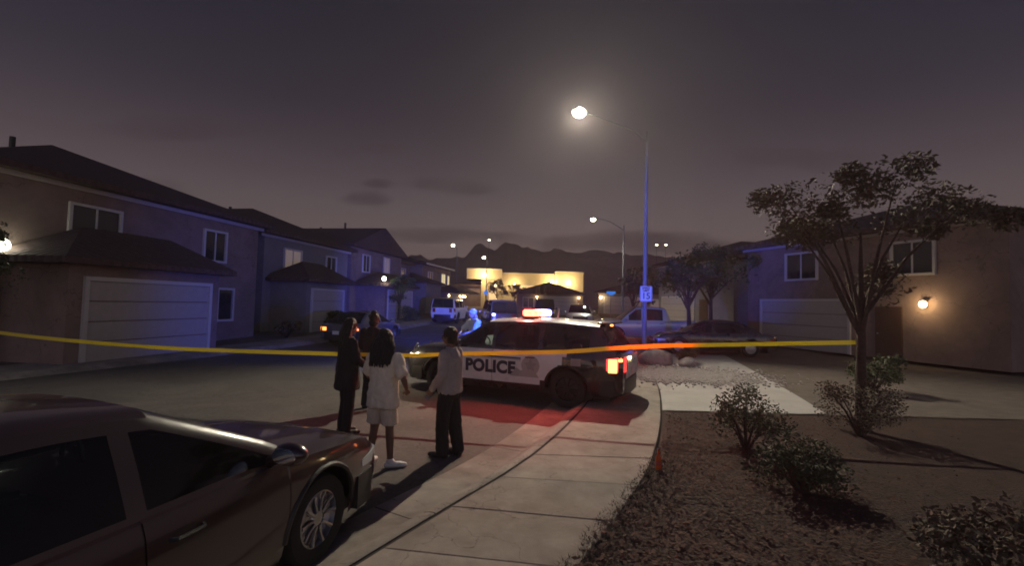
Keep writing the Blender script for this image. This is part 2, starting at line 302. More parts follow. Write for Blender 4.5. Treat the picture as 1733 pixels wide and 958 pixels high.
def ground():
    ys = [-60, -20, -8, 0, 10, 20, 30, 40, 50, 60, 70, 80, 85, 120, 300, 600, 900]; xs = [-1100, -500, -120, -40, -20, 0, 20, 40, 120, 500, 1100]
    mb = MB(); mb.add([(x, y, gz(y) - .16) for y in ys for x in xs], [(j * len(xs) + i, j * len(xs) + i + 1, (j + 1) * len(xs) + i + 1, (j + 1) * len(xs) + i) for j in range(len(ys) - 1) for i in range(len(xs) - 1)])
    tag(mb.build('ground', M['desert']), 'dark desert ground under the whole street', 'ground', kind='structure')
    road = strip('road', [(lerp_poly(KERB_L, y) - .3, y) for y in range(-6, 76)], [(lerp_poly(KERB_R, y) + .3, y) for y in range(-6, 76)], 0, 0, M['asphalt'])
    tag(road, 'brown grey asphalt road between the two kerbs', 'road', kind='structure')
    # right side: gutter pan, rolled kerb, sidewalk
    G = offset_poly(KERB_R, -.46); B = offset_poly(KERB_R, .30); S = offset_poly(KERB_R, .335); T = offset_poly(KERB_R, 1.72)
    gut = empty('gutter', label='concrete gutter pan and rolled kerb beside the cracked sidewalk', cat='gutter', kind='structure')
    strip('gutter_bed', G, B, .003, .003, M['joint'], gut)
    # gutter pieces between tooled joints
    def arc_pts(P):
        L = [0]
        for a, b in zip(P, P[1:]): L.append(L[-1] + math.hypot(b[0] - a[0], b[1] - a[1]))
        return L
    La = arc_pts(KERB_R)
    def pt(P, s):
        for i in range(len(La) - 1):
            if La[i] <= s <= La[i + 1]: t = (s - La[i]) / (La[i + 1] - La[i]); return (P[i][0] * (1 - t) + P[i + 1][0] * t, P[i][1] * (1 - t) + P[i + 1][1] * t)
        return P[-1]
    prof = [(-.46, .008), (-.455, .012), (-.02, .006), (.0, .008), (.03, .018), (.09, .06), (.16, .105), (.23, .125), (.285, .13), (.295, .122)]
    offs = [offset_poly(KERB_R, d) for d, z in prof]
    s = 2.2; rnd = random.Random(3)
    while s < La[-1] - 3 and s < 62:
        e = s + (2.4 if s < 30 else 6); mb = MB(); k = 7; vs = []; fs = []
        for i in range(k):
            q = s + .008 + (e - s - .016) * i / (k - 1)
            for j in range(len(prof)): p = pt(offs[j], q); vs.append((p[0], p[1], gz(p[1]) + prof[j][1]))
        n = len(prof)
        for i in range(k - 1):
            for j in range(n - 1): fs.append((i * n + j, i * n + j + 1, (i + 1) * n + j + 1, (i + 1) * n + j))
        mb.add(vs, fs); mb.build('kerb_section', M['gutter'], gut, smooth=60); s = e
    sw = empty('sidewalk', label='concrete sidewalk of scored slabs leading up to the patrol car', cat='sidewalk', kind='structure')
    strip('joint_bed', offset_poly(KERB_R, .30), offset_poly(KERB_R, 1.73), .112, .112, M['joint'], sw)
    # slabs; joints cross the walk slightly skewed, as tooled
    s = 3.0; i = 0
    while s < 58:
        step = .90 if s < 16 else 1.5; e = s + step; g = .006; sk = -.52 if s < 14 else min(0, -.52 + (s - 14) * .06)
        a, b = pt(S, s + g), pt(S, e - g); c, d = pt(T, e - g - sk), pt(T, s + g - sk)
        dz = rnd.uniform(-.002, .003); z = lambda p: gz(p[1]) + .128 + dz
        mb = MB(); q = [a, d, c, b]; ins = .010
        cx = sum(p[0] for p in q) / 4; cy_ = sum(p[1] for p in q) / 4
        top = [(p[0] + (cx - p[0]) * ins, p[1] + (cy_ - p[1]) * ins) for p in q]
        vs = [(p[0], p[1], z(p) - .05) for p in q] + [(p[0], p[1], z(p) - .006) for p in q] + [(p[0], p[1], z(p)) for p in top]
        fs = [(8, 9, 10, 11)] + [(k, (k + 1) % 4, 4 + (k + 1) % 4, 4 + k) for k in range(4)] + [(4 + k, 4 + (k + 1) % 4, 8 + (k + 1) % 4, 8 + k) for k in range(4)]
        mb.add(vs, fs); mb.build('slab', M['slab'], sw); s = e; i += 1
    # right yards and driveway apron
    Tb = offset_poly(KERB_R, 1.75)
    far = [(x + 60, y) for x, y in Tb]
    i0 = next(i for i, p in enumerate(Tb) if p[1] > 8.9); i1 = next(i for i, p in enumerate(Tb) if p[1] > 20)
    y1 = strip('planting_bed', Tb[:i0 + 1], far[:i0 + 1], .10, .12, M['soil']); tag(y1, 'dark bare soil planting bed beside the sidewalk', 'planting bed', kind='structure')
    dr = strip('driveway', Tb[i0:i1 + 1], [(x + 3.1 + .02 * (y - 9), y) for x, y in Tb[i0:i1 + 1]], .122, .126, M['drive']); tag(dr, 'pale lit concrete driveway behind the patrol car', 'driveway', kind='structure')
    yd = strip('gravel_yard', [(x + 3.1 + .02 * (y - 9), y) for x, y in Tb[i0:i1 + 1]], far[i0:i1 + 1], .118, .14, M['desert']); tag(yd, 'gravel front yard beside the driveway', 'yard', kind='structure')
    y2 = strip('side_yard', Tb[i1:], far[i1:], .10, .12, M['desert']); tag(y2, 'dark gravel yards further up the street', 'yard', kind='structure')
    # left side
    Lb = offset_poly(KERB_L, -.32); Ls = offset_poly(KERB_L, -1.8); Lf = [(x - 70, y) for x, y in Ls]
    k = strip('kerb', KERB_L, Lb, .004, .13, M['gutter']); tag(k, 'rolled kerb across the road by the houses', 'kerb', kind='structure')
    s2 = strip('far_sidewalk', Lb, Ls, .13, .132, M['slab']); tag(s2, 'pale strip of sidewalk across the road', 'sidewalk', kind='structure')
    y3 = strip('front_yard', Ls, Lf, .11, .13, M['desert']); tag(y3, 'dark front yards of the houses across the road', 'yard', kind='structure')
ground()

# ------------------------------------------------------------------ far mountains
def mountains():
    prof = [(-2400, 60), (-1500, 90), (-1000, 105), (-700, 120), (-420, 130), (-330, 148), (-300, 158), (-270, 140), (-225, 146), (-190, 150), (-150, 152), (-122, 190), (-100, 198), (-82, 182), (-60, 176), (-45, 186), (-28, 200), (-14, 203), (5, 196), (30, 189), (46, 190), (62, 182), (85, 176), (118, 174), (128, 188), (140, 186), (170, 178), (200, 172), (225, 178), (260, 184), (300, 182), (340, 178), (380, 172), (420, 176), (520, 166), (700, 150), (1000, 120), (1500, 100), (2400, 60)]
    K = .4; prof = [(x * K, h * K) for x, h in prof]; D = 600; n = 260; mb = MB(); vs = []; fs = []; rows = 9
    def top(x):
        for (x0, h0), (x1, h1) in zip(prof, prof[1:]):
            if x0 <= x <= x1: return h0 + (h1 - h0) * (x - x0) / (x1 - x0)
        return 50
    for i in range(n + 1):
        x = -2400 + 4800 * i / n; x = K * 2400 * math.copysign(abs(x / 2400) ** 1.6, x)
        h = top(x) + 2.4 * noise.noise(Vector((x * .12, 0, 0))) + 2.0 * noise.noise(Vector((x * .37, 3, 0)))
        for j in range(rows):
            t = j / (rows - 1); rid = 18 * noise.noise(Vector((x * .03, t * 3, 1))) + 8 * noise.noise(Vector((x * .1, t * 6, 5)))
            vs.append((x, D - 168 * (1 - t) + rid * t * (1 - t) * 3, -6 + (h + 6) * t ** 1.25))
        vs.append((x, D + 200, -6))
    w = rows + 1
    for i in range(n):
        for j in range(w - 1): fs.append((i * w + j, (i + 1) * w + j, (i + 1) * w + j + 1, i * w + j + 1))
    mb.add(vs, fs); tag(mb.build('mountains', M['rockhill'], smooth=60), 'dark jagged desert mountains along the horizon', 'mountains', kind='structure')
mountains()

# ------------------------------------------------------------------ houses
def hip_roof(mb, x0, x1, y0, y1, z, rise, oh=.5, gable=None, th=.18):
    x0 -= oh; x1 += oh; y0 -= oh; y1 += oh; w, d = x1 - x0, y1 - y0; zz = z - .08
    if gable == 'x':   # ridge along y, gable faces the front
        r = [((x0 + x1) / 2, y0, zz + rise), ((x0 + x1) / 2, y1, zz + rise)]
    elif gable == 'y':
        r = [(x0, (y0 + y1) / 2, zz + rise), (x1, (y0 + y1) / 2, zz + rise)]
    elif w > d: h = d / 2; r = [(x0 + h, (y0 + y1) / 2, zz + rise), (x1 - h, (y0 + y1) / 2, zz + rise)]
    else: h = w / 2; r = [((x0 + x1) / 2, y0 + h, zz + rise), ((x0 + x1) / 2, y1 - h, zz + rise)]
    e = [(x0, y0, zz), (x1, y0, zz), (x1, y1, zz), (x0, y1, zz)]; b = [(p[0], p[1], p[2] - th) for p in e]
    vs = e + r + b
    if (gable == 'y') or (gable is None and w > d): fs = [(0, 1, 5, 4), (2, 3, 4, 5), (1, 2, 5), (3, 0, 4)]
    else: fs = [(1, 2, 5, 4), (3, 0, 4, 5), (0, 1, 4), (2, 3, 5)]
    fs += [(6 + k, 6 + (k + 1) % 4, (k + 1) % 4, k) for k in range(4)] + [(9, 8, 7, 6)]
    mb.add(vs, fs)
def window(parent, c, w, h, face, pane, mull=1, frame=None):
    """face: 'f' front (-y), 'b', 'l' (-x), 'r' (+x); c = centre on the wall plane"""
    q = Matrix.Rotation({'f': 0, 'r': R(90), 'b': R(180), 'l': R(-90)}[face], 3, 'Z'); c = Vector(c)
    def bx(mb, x, y, z, dx, dy, dz): mb.box(c + q @ Vector((x, y, z)), (dx, dy, dz), m=q)
    f = MB(); t = .09
    bx(f, -w / 2 - t / 2, -.04, 0, t, .1, h + 2 * t); bx(f, w / 2 + t / 2, -.04, 0, t, .1, h + 2 * t); bx(f, 0, -.04, h / 2 + t / 2, w, .1, t); bx(f, 0, -.055, -h / 2 - t / 2, w, .13, t)
    for k in range(mull): bx(f, -w / 2 + w * (k + 1) / (mull + 1), -.03, 0, .05, .06, h)
    o = f.build('window', frame or M['trim'], parent); p = MB()
    if mull:
        for k in range(mull + 1): pp = MB(); bx(pp, -w / 2 + w * (k + .5) / (mull + 1), -.012, 0, w / (mull + 1) - .052, .02, h - .004); pp.build('pane', pane, o)
    else: bx(p, 0, -.012, 0, w - .004, .02, h - .004); p.build('pane', pane, o)
    return o
def garage_door(parent, x, z0, w, h, y=0):
    f = MB(); t = .12
    f.box((x - w / 2 - t / 2, y - .04, z0 + h / 2), (t, .1, h)); f.box((x + w / 2 + t / 2, y - .04, z0 + h / 2), (t, .1, h)); f.box((x, y - .04, z0 + h + t / 2), (w + 2 * t, .1, t))
    o = f.build('garage_door', M['trim'], parent)
    me = MB().box((0, 0, 0), (w - .01, .05, h / 4 - .03)).mesh('panel', M['garage'])
    for k in range(4): p = link(bpy.data.objects.new('panel', me), o); p.location = (x, y - .024, z0 + h * (k + .5) / 4)
    return o
def house_root(label, loc, rz, group=None): return empty('house', loc, rz, label, 'house', group)
def walls(parent, x0, x1, y0, y1, z0, z1, m, name='wall'): return MB().box(((x0 + x1) / 2, (y0 + y1) / 2, (z0 + z1) / 2), (x1 - x0, y1 - y0, z1 - z0)).build(name, m, parent)
def gable_wall(parent, x0, x1, y, z, rise, m):
    return MB().add([(x0, y, z), (x1, y, z), ((x0 + x1) / 2, y, z + rise), (x0, y + .15, z), (x1, y + .15, z), ((x0 + x1) / 2, y + .15, z + rise)], [(0, 1, 2), (5, 4, 3), (0, 2, 5, 3), (2, 1, 4, 5), (1, 0, 3, 4)]).build('gable', m, parent)
def roof_part(parent, *a, **k): mb = MB(); hip_roof(mb, *a, **k); return mb.build('roof', M['roof'], parent)
def wall_lamp(parent, p, r, m, energy=0, color=(1, .72, .36), out=.35):
    x, y, z = p; b = MB(); b.box((x, y + .03, z), (.1, .06, .22)); b.box((x, y - .04, z + .17), (.2, .2, .04)); o = b.build('wall_lamp', M['black'], parent)
    MB().ell((x, y - .04 - r * .5, z), (r, r * .8, r)).build('bulb', m, o, smooth=60)
    if energy: light('POINT', 'wall_lamp_light', (x, y - out - r, z), energy, color, parent, size=max(.06, r * .6))
def vent(parent, x, y, z): MB().tube([(x, y, z), (x, y, z + .7)], .09, 8).build('vent_pipe', M['black'], parent)
def houses():
    g = 'two-storey houses across the road'
    # ---- across the road, from near to far; the houses' local front is -y, turned to face the street
    Q = R(80)
    def left_house(label, x, y, w, d, h1, rise, lampz=None, lit=None, wallm=None, e=0):
        o = house_root(label, (x, y, gz(y) + .1), Q, g); wm = wallm or M['stuccotan']
        walls(o, 0, w, 0, d, 0, h1, wm); r = roof_part(o, 0, w, 0, d, h1, rise); vent(r, w * .35, d * .4, h1 + rise * .55)
        walls(o, .6, w * .55, -2.2, -.003, 0, 3.0, wm, 'garage'); roof_part(o, .6, w * .55, -2.2, -.003, 3.0, 1.0, .4)
        garage_door(o, .6 + (w * .55 - .6) / 2, 0, w * .55 - 1.6, 2.3, -2.2)
        window(o, (w * .28, 0, h1 - 1.5), 1.5, 1.2, 'f', lit or M['winglass']); window(o, (w * .75, 0, h1 - 1.5), 1.1, 1.2, 'f', M['winglass']); window(o, (w * .78, 0, 1.6), 1.6, 1.3, 'f', M['winglass'])
        window(o, (0, d * .3, h1 - 1.5), .9, 1.2, 'l', M['winglass']); window(o, (0, d * .65, 1.7), 1.2, 1.2, 'l', M['winglass'])
        dd = MB().box((w * .62, -.03, 1.05), (.95, .07, 2.1)).build('door', M['door'], o); MB().ell((w * .62 + .38, -.1, 1.0), (.04, .04, .04)).build('handle', M['chrome'], dd)
        MB().box((w / 2, -.06, h1 - .32), (w + .6, .05, .16)).build('fascia', M['trim'], o)
        if lampz: wall_lamp(o, (w * .55 + .4 if False else .35, -2.28 if False else -.08, lampz), .2, E_['porchw'], e, (1, .95, .8))
        return o
    left_house('big dark two-storey house at the frame edge with one bright wall lamp', -14.2, 12.5, 10.5, 12, 5.6, 2.3, 3.2, e=4)
    left_house('dark two-storey house with a dimly curtained upper window and hip roof', -13.2, 25.0, 8.6, 12, 5.5, 2.1, None, M['dimlit'], M['stuccogrey'])
    # the two houses seen at the strip's left edge
    o = house_root('dark two-storey house with a cross ridge and a bright white wall lamp', (-12.4, 36.2, gz(38)), Q, g); wm = M['stuccotan']
    walls(o, 0, 9.5, 0, 11, 0, 6.0, wm); r = roof_part(o, 0, 9.5, 0, 11, 6.0, 2.0, .5, 'x'); vent(r, 4.2, 3, 7.6); vent(r, 5.3, 6, 7.4); gable_wall(o, .3, 9.2, .02, 6.0, 1.8, wm)
    walls(o, 9.52, 13.2, .6, 8, 0, 5.6, wm, 'wing'); roof_part(o, 9.52, 13.2, .6, 8, 5.6, 1.2, .4)
    walls(o, 1, 7, -2.4, -.003, 0, 3, wm, 'garage'); roof_part(o, 1, 7, -2.4, -.003, 3, 1.0, .4); garage_door(o, 4, 0, 4.8, 2.4, -2.4)
    window(o, (6.2, 0, 4.6), 1.1, 1.6, 'f', M['dimlit']); window(o, (2.4, 0, 4.6), 1.1, 1.3, 'f', M['winglass']); window(o, (11.4, .6, 4.2), 1.0, 1.3, 'f', M['winglass']); window(o, (0, 2.4, 4.3), 1.0, 1.4, 'l', M['dimlit'], 0); window(o, (0, 6, 1.6), 1.2, 1.2, 'l', M['winglass'])
    dd = MB().box((8.2, -.03, 1.05), (.95, .07, 2.1)).build('door', M['door'], o); MB().ell((8.5, -.1, 1.0), (.04, .04, .04)).build('handle', M['chrome'], dd)
    wall_lamp(o, (.4, -2.45, 3.3), .17, E_['porchw'], 25, (1, .95, .8))
    o = house_root('dark two-storey house with two brightly lit upper windows', (-9.9, 52.0, gz(55)), Q, g); wm = M['stuccotan']
    walls(o, 0, 10.2, 0, 11, 0, 5.6, wm); roof_part(o, 0, 10.2, 0, 11, 5.6, 1.5, .5); MB().box((5.1, -.52, 5.42), (10.6, .04, .2)).build('fascia', M['trim'], o)
    w1 = window(o, (7.2, 0, 4.0), 1.5, 1.35, 'f', M['lit']); window(o, (9.2, 0, 3.95), .75, 1.25, 'f', M['lit'], 0); window(o, (2.5, 0, 4.0), 1.4, 1.2, 'f', M['winglass'])
    walls(o, 3.5, 10.4, -1.8, -.003, 0, 2.6, wm, 'porch'); roof_part(o, 3.5, 12.2, -3.0, -.003, 2.6, .8, .4); garage_door(o, 6, 0, 4.2, 2.2, -1.8)
    walls(o, -4.6, -.003, -2.2, 6, 0, 3.3, M['stuccogrey'], 'garage'); roof_part(o, -4.6, -.003, -2.2, 6, 3.3, 1.0, .35); window(o, (-4.6, 1.0, 1.7), 1.6, 1.1, 'l', M['winglass'])
    MB().box((11.4, -.9, 1.15), (1.3, .1, 2.3)).build('door', M['litdoor'], o)
    for px, s_ in ((3.7, .11), (8.3, .11), (9.6, .15), (10.6, .12)): wall_lamp(o, (px, -1.87, 2.0), s_, E_['porch'], 22 if s_ > .12 else 0)
    # ---- cream house across the end of the street, washed by its own lamps
    y = 75; o = house_root('long cream flat-roofed house washed by bright yellow wall lamps', (-7.2, y, gz(y)), R(1.0)); wm = M['stuccoyel']
    walls(o, 0, 5.6, 0, 9, 4.55, 6.1, wm, 'upper_wall'); walls(o, 2.3, 5.6, .3, 9, 0, 4.54, wm, 'lower_wall'); walls(o, 5.62, 14.0, .5, 9, 0, 5.6, wm, 'middle_wall'); walls(o, 14.02, 18.5, -.4, 9, 0, 5.95, wm, 'end_wall')
    MB().box((9.8, .46, 5.66), (8.3, .5, .1)).build('parapet_cap', M['trim'], o); MB().box((16.26, -.4, 6.01), (4.6, .5, .1)).build('parapet_cap', M['trim'], o); MB().box((2.8, 0, 6.16), (5.7, .5, .1)).build('parapet_cap', M['trim'], o)
    walls(o, -2.4, 2.28, .8, 8, 0, 3.6, M['stuccotan'], 'side_wall'); roof_part(o, -2.4, 1.9, .8, 8, 3.6, .7, .3)
    for (px, py, pz, r, e) in ((2.75, -.12, 5.15, .32, 620), (13.6, .3, 4.35, .26, 470), (16.1, -.55, 4.25, .30, 480), (7.6, .35, 3.9, .16, 260), (4.6, .15, 3.6, .12, 60)): wall_lamp(o, (px, py, pz), r, E_['porch'], e, (1, .74, .34), .9)
    window(o, (9.5, .5, 3.0), 2.4, 1.4, 'f', M['litdoor'], 2); window(o, (17.4, -.4, 2.2), 1.6, 1.4, 'f', M['winglass']); window(o, (4.2, .3, 1.6), 1.2, 1.8, 'f', M['litdoor'], 0)
    MB().box((12.2, .44, 1.1), (1.0, .1, 2.2)).build('door', M['door'], o)
    # ---- low gabled house in front of it
    y = 56; o = house_root('low gabled house with a wide roof right behind the police light bar', (0.6, y, gz(y)), R(-4)); wm = M['stuccotan']
    walls(o, 0, 7.6, 0, 10, 0, 2.7, wm); roof_part(o, 0, 7.6, 0, 10, 2.7, 1.25, .45, 'x'); gable_wall(o, -.1, 7.7, .02, 2.7, 1.13, wm); garage_door(o, 4.9, 0, 4.2, 2.1); window(o, (1.4, 0, 1.4), 1.2, 1.1, 'f', M['winglass'])
    wall_lamp(o, (7.3, -.06, 2.1), .1, E_['porch'], 14); wall_lamp(o, (2.4, -.06, 2.1), .09, E_['porch'], 8)
    # ---- small house right of the pair of lamps
    y = 62; o = house_root('small dark house with a porch light beside the far lamp post', (11.4, y, gz(y)), R(-14)); wm = M['stuccogrey']
    walls(o, 0, 9, 0, 9, 0, 3.0, wm); roof_part(o, 0, 9, 0, 9, 3.0, 1.7, .5); garage_door(o, 3.0, 0, 4.4, 2.2); window(o, (7.2, 0, 1.5), 1.5, 1.1, 'f', M['dimlit']); wall_lamp(o, (.3, -.06, 2.2), .16, E_['porch'], 50); wall_lamp(o, (5.7, -.06, 2.1), .1, E_['porch'], 10)
    # ---- right hand side of the street
    def right_house(label, x, y, rz, w, d, h1, rise, m, lamp):
        o = house_root(label, (x, y, gz(y) + .1), rz, 'houses on the near side of the road')
        walls(o, 0, w, 0, d, 0, h1, m); roof_part(o, 0, w, 0, d, h1, rise, .5); garage_door(o, w * .3, 0, 4.6, 2.3)
        window(o, (w * .3, 0, h1 - 1.4), 1.6, 1.2, 'f', M['winglass']); window(o, (w * .74, 0, h1 - 1.4), 1.4, 1.2, 'f', M['winglass']); window(o, (w, d * .4, h1 - 1.4), 1.2, 1.2, 'r', M['winglass']); window(o, (w, d * .6, 1.6), 1.2, 1.2, 'r', M['winglass'])
        dd = MB().box((w * .66, -.03, 1.05), (1.0, .07, 2.1)).build('door', M['door'], o); MB().ell((w * .66 - .38, -.1, 1.0), (.04, .04, .04)).build('handle', M['chrome'], dd)
        MB().box((w / 2, -.06, h1 - .3), (w + .6, .05, .16)).build('fascia', M['trim'], o)
        if lamp: wall_lamp(o, (w * .78, -.08, 2.2), .13, E_['porch'], lamp)
        return o
    right_house('two-storey tan house with a warm porch lamp beside the driveway', 13.0, 26.0, R(-72), 11, 12, 5.4, 2.0, M['stuccotan'], 25)
    right_house('two-storey grey house beyond the dark street trees', 14.0, 45, R(-75), 10, 12, 5.5, 2.0, M['stuccogrey'], 0)
houses()

# ------------------------------------------------------------------ vehicles (local axes: x forward, y left, z up)
def piecewise(P, x):
    if x <= P[0][0]: return P[0][1]
    for (x0, y0), (x1, y1) in zip(P, P[1:]):
        if x <= x1: t = (x - x0) / (x1 - x0); return y0 + (y1 - y0) * t
    return P[-1][1]
class Grid:
    """lofted surface whose faces are shared out among named parts"""
    def __init__(s): s.rows = []
    def parts(s, cls):
        out = {}
        for i in range(len(s.rows) - 1):
            for j in range(len(s.rows[0]) - 1):
                c = cls(i, j)
                if c is None: continue
                mb = out.setdefault(c, MB()); mb.add([s.rows[i][j], s.rows[i][j + 1], s.rows[i + 1][j + 1], s.rows[i + 1][j]], [(0, 1, 2, 3)])
        return out
FR = [0, .08, .18, .3, .44, .58, .7, .8, .9, 1.0]
SF = [.925, .955, .972, .985, .995, 1.0, .998, .99, .975, .945]
SPEC = dict(
    suv=dict(L=5.02, W=1.98, H=1.73, sill=.27, wb=(1.52, -1.42), R=.385, tw=.25, zs=[(-2.51, 1.06), (-2.3, 1.12), (0, 1.08), (1.2, 1.08), (2.2, 1.02), (2.51, .80)], cowl=1.28, roof_f=.42, roof_r=-2.02, tail=-2.40, wbase=.92, wtop=.72, wins=[(.28, 1.02), (-.78, .20), (-1.86, -.88)], doors=[(.235, 1.13), (-.86, .225)], hood=.06),
    tahoe=dict(L=5.3, W=2.05, H=1.92, sill=.32, wb=(1.62, -1.5), R=.40, tw=.26, zs=[(-2.65, 1.16), (0, 1.16), (1.3, 1.14), (2.4, 1.10), (2.65, .9)], cowl=1.36, roof_f=.62, roof_r=-2.4, tail=-2.6, wbase=.93, wtop=.78, wins=[(.4, 1.0), (-.72, .3), (-2.2, -.84)], doors=[(.34, 1.2), (-.8, .33)], hood=.06),
    sedan=dict(L=4.85, W=1.86, H=1.45, sill=.2, wb=(1.45, -1.38), R=.335, tw=.22, zs=[(-2.42, .86), (-1.7, .93), (0, .9), (1.0, .9), (2.1, .80), (2.42, .62)], cowl=1.18, roof_f=.22, roof_r=-1.05, tail=-1.85, wbase=.92, wtop=.66, wins=[(.1, .95), (-1.0, 0)], doors=[(.05, 1.05), (-.95, .04)], hood=.05),
    van=dict(L=5.2, W=2.0, H=2.0, sill=.3, wb=(1.65, -1.45), R=.36, tw=.24, zs=[(-2.6, 1.1), (0, 1.08), (1.6, 1.05), (2.3, .98), (2.6, .7)], cowl=1.9, roof_f=1.05, roof_r=-2.5, tail=-2.58, wbase=.93, wtop=.82, wins=[(.7, 1.4), (-.9, .6), (-2.4, -1.0)], doors=[(.65, 1.5), (-.9, .64)], hood=.05),
    pickup=dict(L=5.9, W=2.02, H=1.93, sill=.38, wb=(1.85, -1.75), R=.41, tw=.27, zs=[(-2.95, 1.22), (0, 1.2), (1.5, 1.16), (2.6, 1.12), (2.95, .95)], cowl=1.55, roof_f=.75, roof_r=-.75, tail=-1.0, wbase=.93, wtop=.76, wins=[(.5, 1.15), (-.6, .42)], doors=[(.45, 1.35), (-.75, .44)], hood=.07),
)
def wheel_meshes(r, tw, rim_m):
    key = (round(r, 3), rim_m.name)
    if key in WH: return WH[key]
    t = MB(); h = tw / 2; t.lathe([(r * .62, -h * .8), (r * .80, -h), (r * .95, -h * .92), (r, -h * .6), (r, h * .6), (r * .95, h * .92), (r * .80, h), (r * .62, h * .8), (r * .60, 0), (r * .62, -h * .8)], 28, axis='Y')
    ri = MB(); ri.lathe([(r * .63, h * .82), (r * .60, h * .86), (r * .57, h * .5), (r * .20, h * .62), (r * .16, h * .78), (.001, h * .8)], 28, axis='Y'); ri.lathe([(r * .63, -h * .82), (r * .57, -h * .5), (r * .20, -h * .62), (.001, -h * .7)], 28, axis='Y')
    for k in range(10):
        a = 2 * math.pi * k / 10; p = lambda q, y: (q * math.cos(a), y, q * math.sin(a))
        ri.tube([p(r * .16, h * .74), p(r * .4, h * .70), p(r * .6, h * .80)], [r * .05, r * .04, r * .05], 6); ri.tube([p(r * .16, -h * .74), p(r * .6, -h * .80)], r * .045, 6)
    WH[key] = (t.mesh('wheel', M['rubber'], 40), ri.mesh('rim', rim_m, 40)); return WH[key]
WH = {}
def make_car(label, cat, kind, loc, rz, paint, name, door_paint=None, roof_paint=None, glass=None, rim=None, group=None, lights=None, detail=1, quarter=None):
    sp = SPEC[kind]; root = empty(name, loc, rz, label, cat, group); Lh, Wh = sp['L'] / 2, sp['W'] / 2; ra = sp['R'] + .075; glass = glass or M['glass']; rim = rim or M['steel']
    pk = kind == 'pickup'
    def wid(x):
        u = abs(x) / Lh; f = 1.0
        if u > .55: f = 1 - .14 * ((u - .55) / .45) ** 2.4
        if u > .96: f -= .05 * (u - .96) / .04
        for a, b in sp['doors']:
            if abs(x - a) < 1e-4 or abs(x - b) < 1e-4: f -= .009
        return Wh * f
    def zb(x):
        v = sp['sill'] + (.10 * max(0, (abs(x) / Lh - .85) / .15) if True else 0)
        for c in sp['wb']:
            d = abs(x - c)
            if d < ra: v = max(v, sp['R'] + math.sqrt(ra * ra - d * d))
        return v
    zs = lambda x: piecewise(sp['zs'], x)
    def side_y(x, z):
        s_ = sp['sill']; f = max(0, min(1, (z - s_) / (zs(x) - s_)))
        return wid(x) * piecewise(list(zip(FR, SF)), f)
    xs = set(-Lh + sp['L'] * k / 36 for k in range(37)) | {Lh - .03, Lh - .09, -Lh + .03, -Lh + .08}
    for c in sp['wb']:
        for k in range(17): xs.add(c - ra * math.cos(math.pi * k / 16))
        xs = {x for x in xs if not (abs(x - c) < ra and min(abs(x - (c - ra * math.cos(math.pi * k / 16))) for k in range(17)) > 1e-6)}
    for a, b in sp['doors']: xs |= {a - .012, a, a + .012, b - .012, b, b + .012}
    for xx in ([sp['tail'] - .02, sp['tail']] if pk else []): xs.add(xx)
    xs = sorted(xs); g = Grid()
    for x in xs:
        z1, z0, w = zs(x), zb(x), wid(x); half = []
        for f, s_ in zip(FR, SF): z = max(sp['sill'] + (z1 - sp['sill']) * f, z0); z = min(z, z1); half.append((side_y(x, z), z))
        hc = sp['hood'] * (1 if x > 0 else .5) * (1 - .6 * max(0, (abs(x) / Lh - .8) / .2))
        if pk and x < sp['tail'] - .01: half += [(w * .90, z1 + .005), (w * .86, z1 - .04), (w * .85, z1 - .5), (0, z1 - .5)] if -Lh + .1 < x else [(w * .90, z1 + .005), (w * .86, z1), (w * .5, z1), (0, z1)]
        else: half += [(w * .90, z1 + .012), (w * .80, z1 + .012 + hc * .45), (w * .45, z1 + .012 + hc * .85), (0, z1 + .012 + hc)]
        g.rows.append([(x, y, z) for y, z in half] + [(x, -y, z) for y, z in half[-2::-1]])
    nj = len(g.rows[0]); nside = len(FR) - 1
    def cls(i, j):
        xm = (xs[i] + xs[i + 1]) / 2; side = 'l' if j < nside else ('r' if j >= nj - 1 - nside else None)
        if side:
            jj = j if side == 'l' else nj - 2 - j
            if jj >= 2:
                for k, (a, b) in enumerate(sp['doors']):
                    if a < xm < b and abs(xm - sp['wb'][1]) > ra and abs(xm - sp['wb'][0]) > ra: return ('door', side, k)
                    if a < xm < b and k == 1 and jj >= 5: return ('door', side, k)
            if quarter and jj >= 3 and quarter[0] + .05 * (nside - jj) < xm < sp['doors'][1][0]: return ('quarter_panel', side)
        return ('body',)
    P = g.parts(cls); handles = {}
    for key, mb in P.items():
        if key[0] == 'body':
            for e in (0, -1):                                            # close the two ends
                r = g.rows[e]; c = (r[0][0] + (.035 if e else -.035), 0, (r[0][2] + r[nj // 2][2]) / 2)
                n0 = len(mb.v); mb.v += list(r) + [c]; mb.f += [(n0 + k, n0 + k + 1, n0 + nj) for k in range(nj - 1)] + [(n0 + nj - 1, n0, n0 + nj)]
            mb.build('body', paint, root, smooth=32)
        elif key[0] == 'quarter_panel': mb.build('quarter_panel', door_paint or paint, root, smooth=32)
        else: handles[key] = mb.build('door', door_paint or paint, root, smooth=32)
    # ---- cabin
    H = sp['H']; c0, rf, rr, tl = sp['cowl'], sp['roof_f'], sp['roof_r'], sp['tail']
    def ztop(x):
        base = zs(x) + .03
        if x >= rf: t = (c0 - x) / (c0 - rf); return base + (H - .03 - base) * (t ** .86)
        if x <= rr: t = (x - tl) / (rr - tl); return base + (H - .05 - base) * (t ** .8)
        t = (x - rr) / (rf - rr); return H - .05 + .02 * t + .05 * math.sin(math.pi * t)
    ws = set(tl + (rr - tl) * k / 6 for k in range(7)) | set(rf + (c0 - rf) * k / 8 for k in range(9)) | set(rr + (rf - rr) * k / 14 for k in range(15))
    for a, b in sp['wins']: ws |= {a, b}
    ws = sorted(ws); g2 = Grid()
